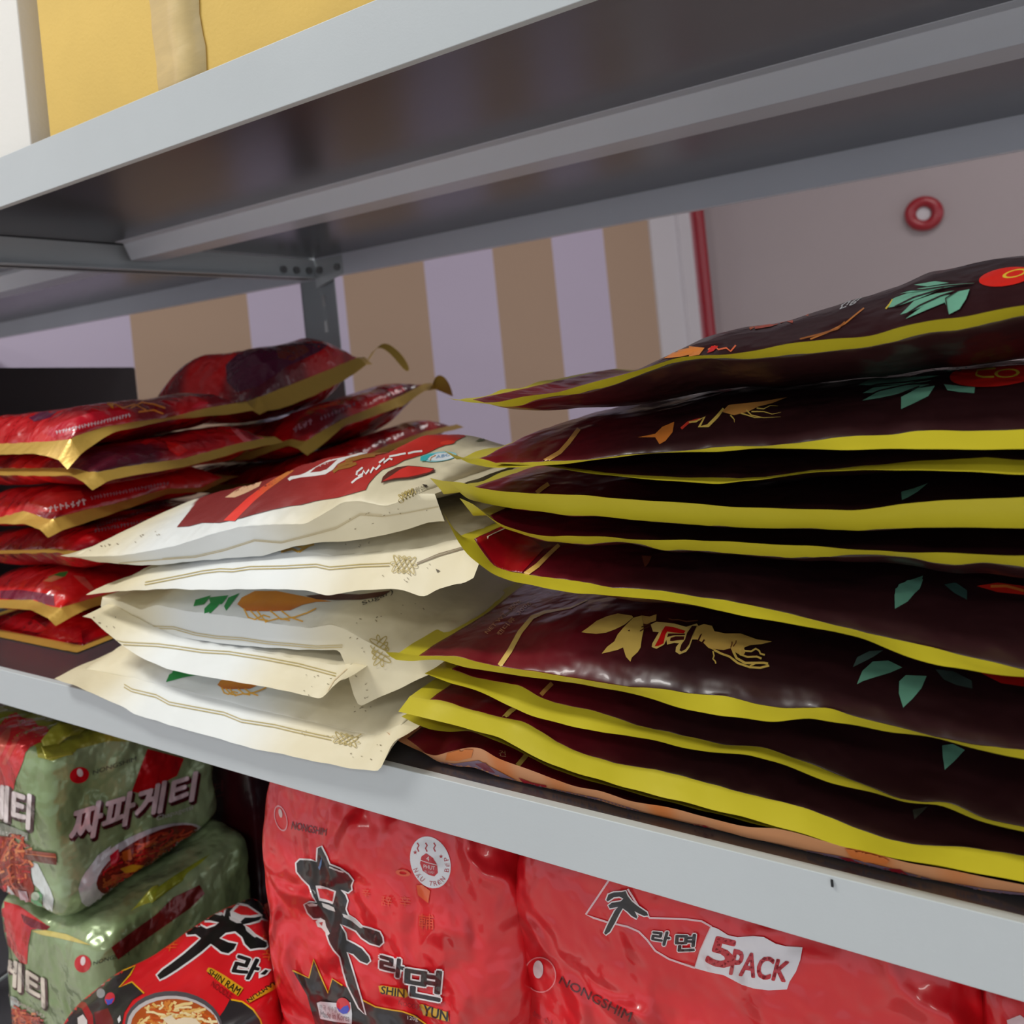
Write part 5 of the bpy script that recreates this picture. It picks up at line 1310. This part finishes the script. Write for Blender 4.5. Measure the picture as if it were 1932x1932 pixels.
def draw_s1(P):
    K = lambda *p: C('e', *p)
    P.poly(K((440,905),(520,890),(605,858),(560,930),(480,1022),(580,975),(660,1060),(580,1110),(520,1200),(500,1300),(480,1420),(100,1420),(60,1180),(210,1090),(300,1000)), (40,36,38))
    P.stroke(K((440,905),(520,892),(600,860),(560,930),(482,1018),(575,978),(665,1062)), 2.6, YLW)
    P.poly(K((1290,1105),(1380,1120),(1460,1180),(1510,1250),(1540,1350),(1540,1420),(1180,1420),(1200,1250),(1250,1180)), (44,40,42)); P.stroke(K((1300,1108),(1380,1122),(1460,1180),(1510,1250),(1540,1350)), 3, YLW)
    P.ell(K((880,1300))[0], 92, 66, 4, (84,78,82)); P.ell(K((880,1312))[0], 88, 60, 4, (196,190,190)); P.ell(K((890,1320))[0], 84, 56, 4, (178,80,28))
    noodles(P, K((900,1260))[0], 78, 38, 4, 110, 33, [(226,180,100),(236,206,140),(214,130,50),(200,90,30),(240,222,170)], 0.8, 5)
    P.poly(K((800,1250),(860,1225),(900,1260),(960,1240),(1040,1250),(1080,1290),(960,1300),(860,1310)), (236,220,190))
    body = K((990,540),(1000,490),(1050,455),(1110,445),(1180,460),(1225,480),(1250,500),(1265,440),(1282,390),(1300,365),(1380,345),(1500,362),(1580,350),(1600,360),(1590,420),(1650,480),(1630,505),(1580,530),(1520,512),(1500,530),(1430,550),(1385,560),(1420,590),(1470,640),(1540,680),(1575,705),(1545,730),(1500,730),(1440,740),(1400,700),(1380,650),(1330,610),(1260,620),(1215,660),(1280,690),(1340,700),(1320,740),(1280,770),(1230,760),(1180,720),(1150,700),(1080,760),(1000,820),(900,890),(820,940),(780,960),(760,930),(800,890),(870,840),(960,770),(1040,700),(1080,660),(1040,630),(980,635),(970,600),(990,575),(1060,560),(1120,590),(1180,570),(1210,545),(1150,530),(1060,530))
    glyph(P, body, (14,12,14), (226,222,222), 7)
    P.poly(K((1290,465),(1350,400),(1420,415),(1500,470),(1530,495),(1470,510),(1400,510),(1360,545),(1300,520)), (226,222,222))
    P.poly(K((1315,465),(1360,420),(1420,432),(1500,485),(1440,495),(1370,490)), SRED)
    P.poly(K((1140,455),(1200,460),(1245,480),(1225,495),(1160,480)), (210,206,206)); P.poly(K((1285,500),(1350,525),(1375,550),(1340,550),(1290,525)), (210,206,206)); P.poly(K((1400,570),(1440,600),(1490,650),(1470,655),(1410,605)), (200,196,196))
    for c_, b_ in (((226,222,222), 4.5), ((24,20,22), 1.8)):
        P.text('라', K((1290,945),(1460,960),(1530,830),(1360,770)), c_, thick=b_)
    P.poly(K((1500,915),(1545,880),(1590,890),(1560,930),(1500,955)), (226,222,222)); P.poly(K((1510,925),(1550,890),(1570,900),(1545,930)), (24,20,22))
    P.poly(K((1120,900),(1135,875),(1160,880),(1250,930),(1390,1025),(1350,1085),(1300,1050),(1200,970)), (214,160,30)); P.text('SHIN RAM', K((1128,915),(1345,1078),(1375,1028),(1150,885)), (26,20,18), 0.04)
    P.text('NOODLE', K((1150,1010),(1290,1110),(1310,1070),(1170,970)), (120,16,24), 0.02)
    P.poly(K((1410,1115),(1560,1020),(1740,880),(1765,900),(1600,1040),(1430,1135)), (206,150,30));
    P.text('SHIN RAMYUN', K((1738,882),(1412,1108),(1428,1132),(1756,903)), (40,24,20), 0.04)
    for x, y in ((850, 710), (1570, 650), (1570, 780), (1660, 740)): P.text('辛', K((x-50,y+45),(x+50,y+45),(x+65,y-45),(x-35,y-45)), (226,90,34))
    P.ell(K((415,1100))[0], 9, 12, 20, (206,40,60)); P.poly(K((382,1105),(410,1110),(445,1095),(430,1135),(400,1150)), (70,80,190)); P.ell(K((350,1062))[0], 8, 9, 0, (150,150,154)); P.poly(K((340,1000),(380,955),(380,990),(350,1005)), (214,214,216))
    P.poly(K((50,1185),(110,1120),(180,1105),(240,1130),(290,1220),(300,1320),(270,1360),(250,1250),(210,1170),(140,1150)), (160,12,24)); P.poly(K((300,1200),(400,1170),(440,1260),(450,1400),(330,1400)), (110,10,20))
    P.poly(K((470,1250),(490,1220),(495,1260),(480,1280)), (226,226,228)); P.poly(K((180,1240),(220,1215),(250,1260),(250,1400),(190,1400)), (214,206,204))
A0, A1, DN = unY((112,1896), 0.268), unY((486,1664), 0.378), unY((400,2075), 0.245)
tilted_pack('noodle_pack', 'single red noodle pack tilted between the green packs and the large multipack', A0, A1, DN, 0.128, 0.032, draw_s1, 61)
def draw_s2(P):
    K = lambda *p: C('b', *p)
    for q in ([(370,1850),(400,1800),(450,1790),(480,1820),(520,1830),(560,1850),(520,1880),(400,1880)],):
        glyph(P, K(*q), (20,16,18), (226,222,222), 6)
    P.poly(K((395,1830),(440,1812),(450,1835),(410,1850)), (206,204,204)); P.poly(K((470,1835),(510,1838),(490,1860)), (206,204,204))
tilted_pack('noodle_pack', 'lowest single red noodle pack, only a corner showing below the tilted one', unY((330,2090), 0.270), unY((590,1850), 0.330), unY((560,2200), 0.255), 0.128, 0.032, draw_s2, 67)
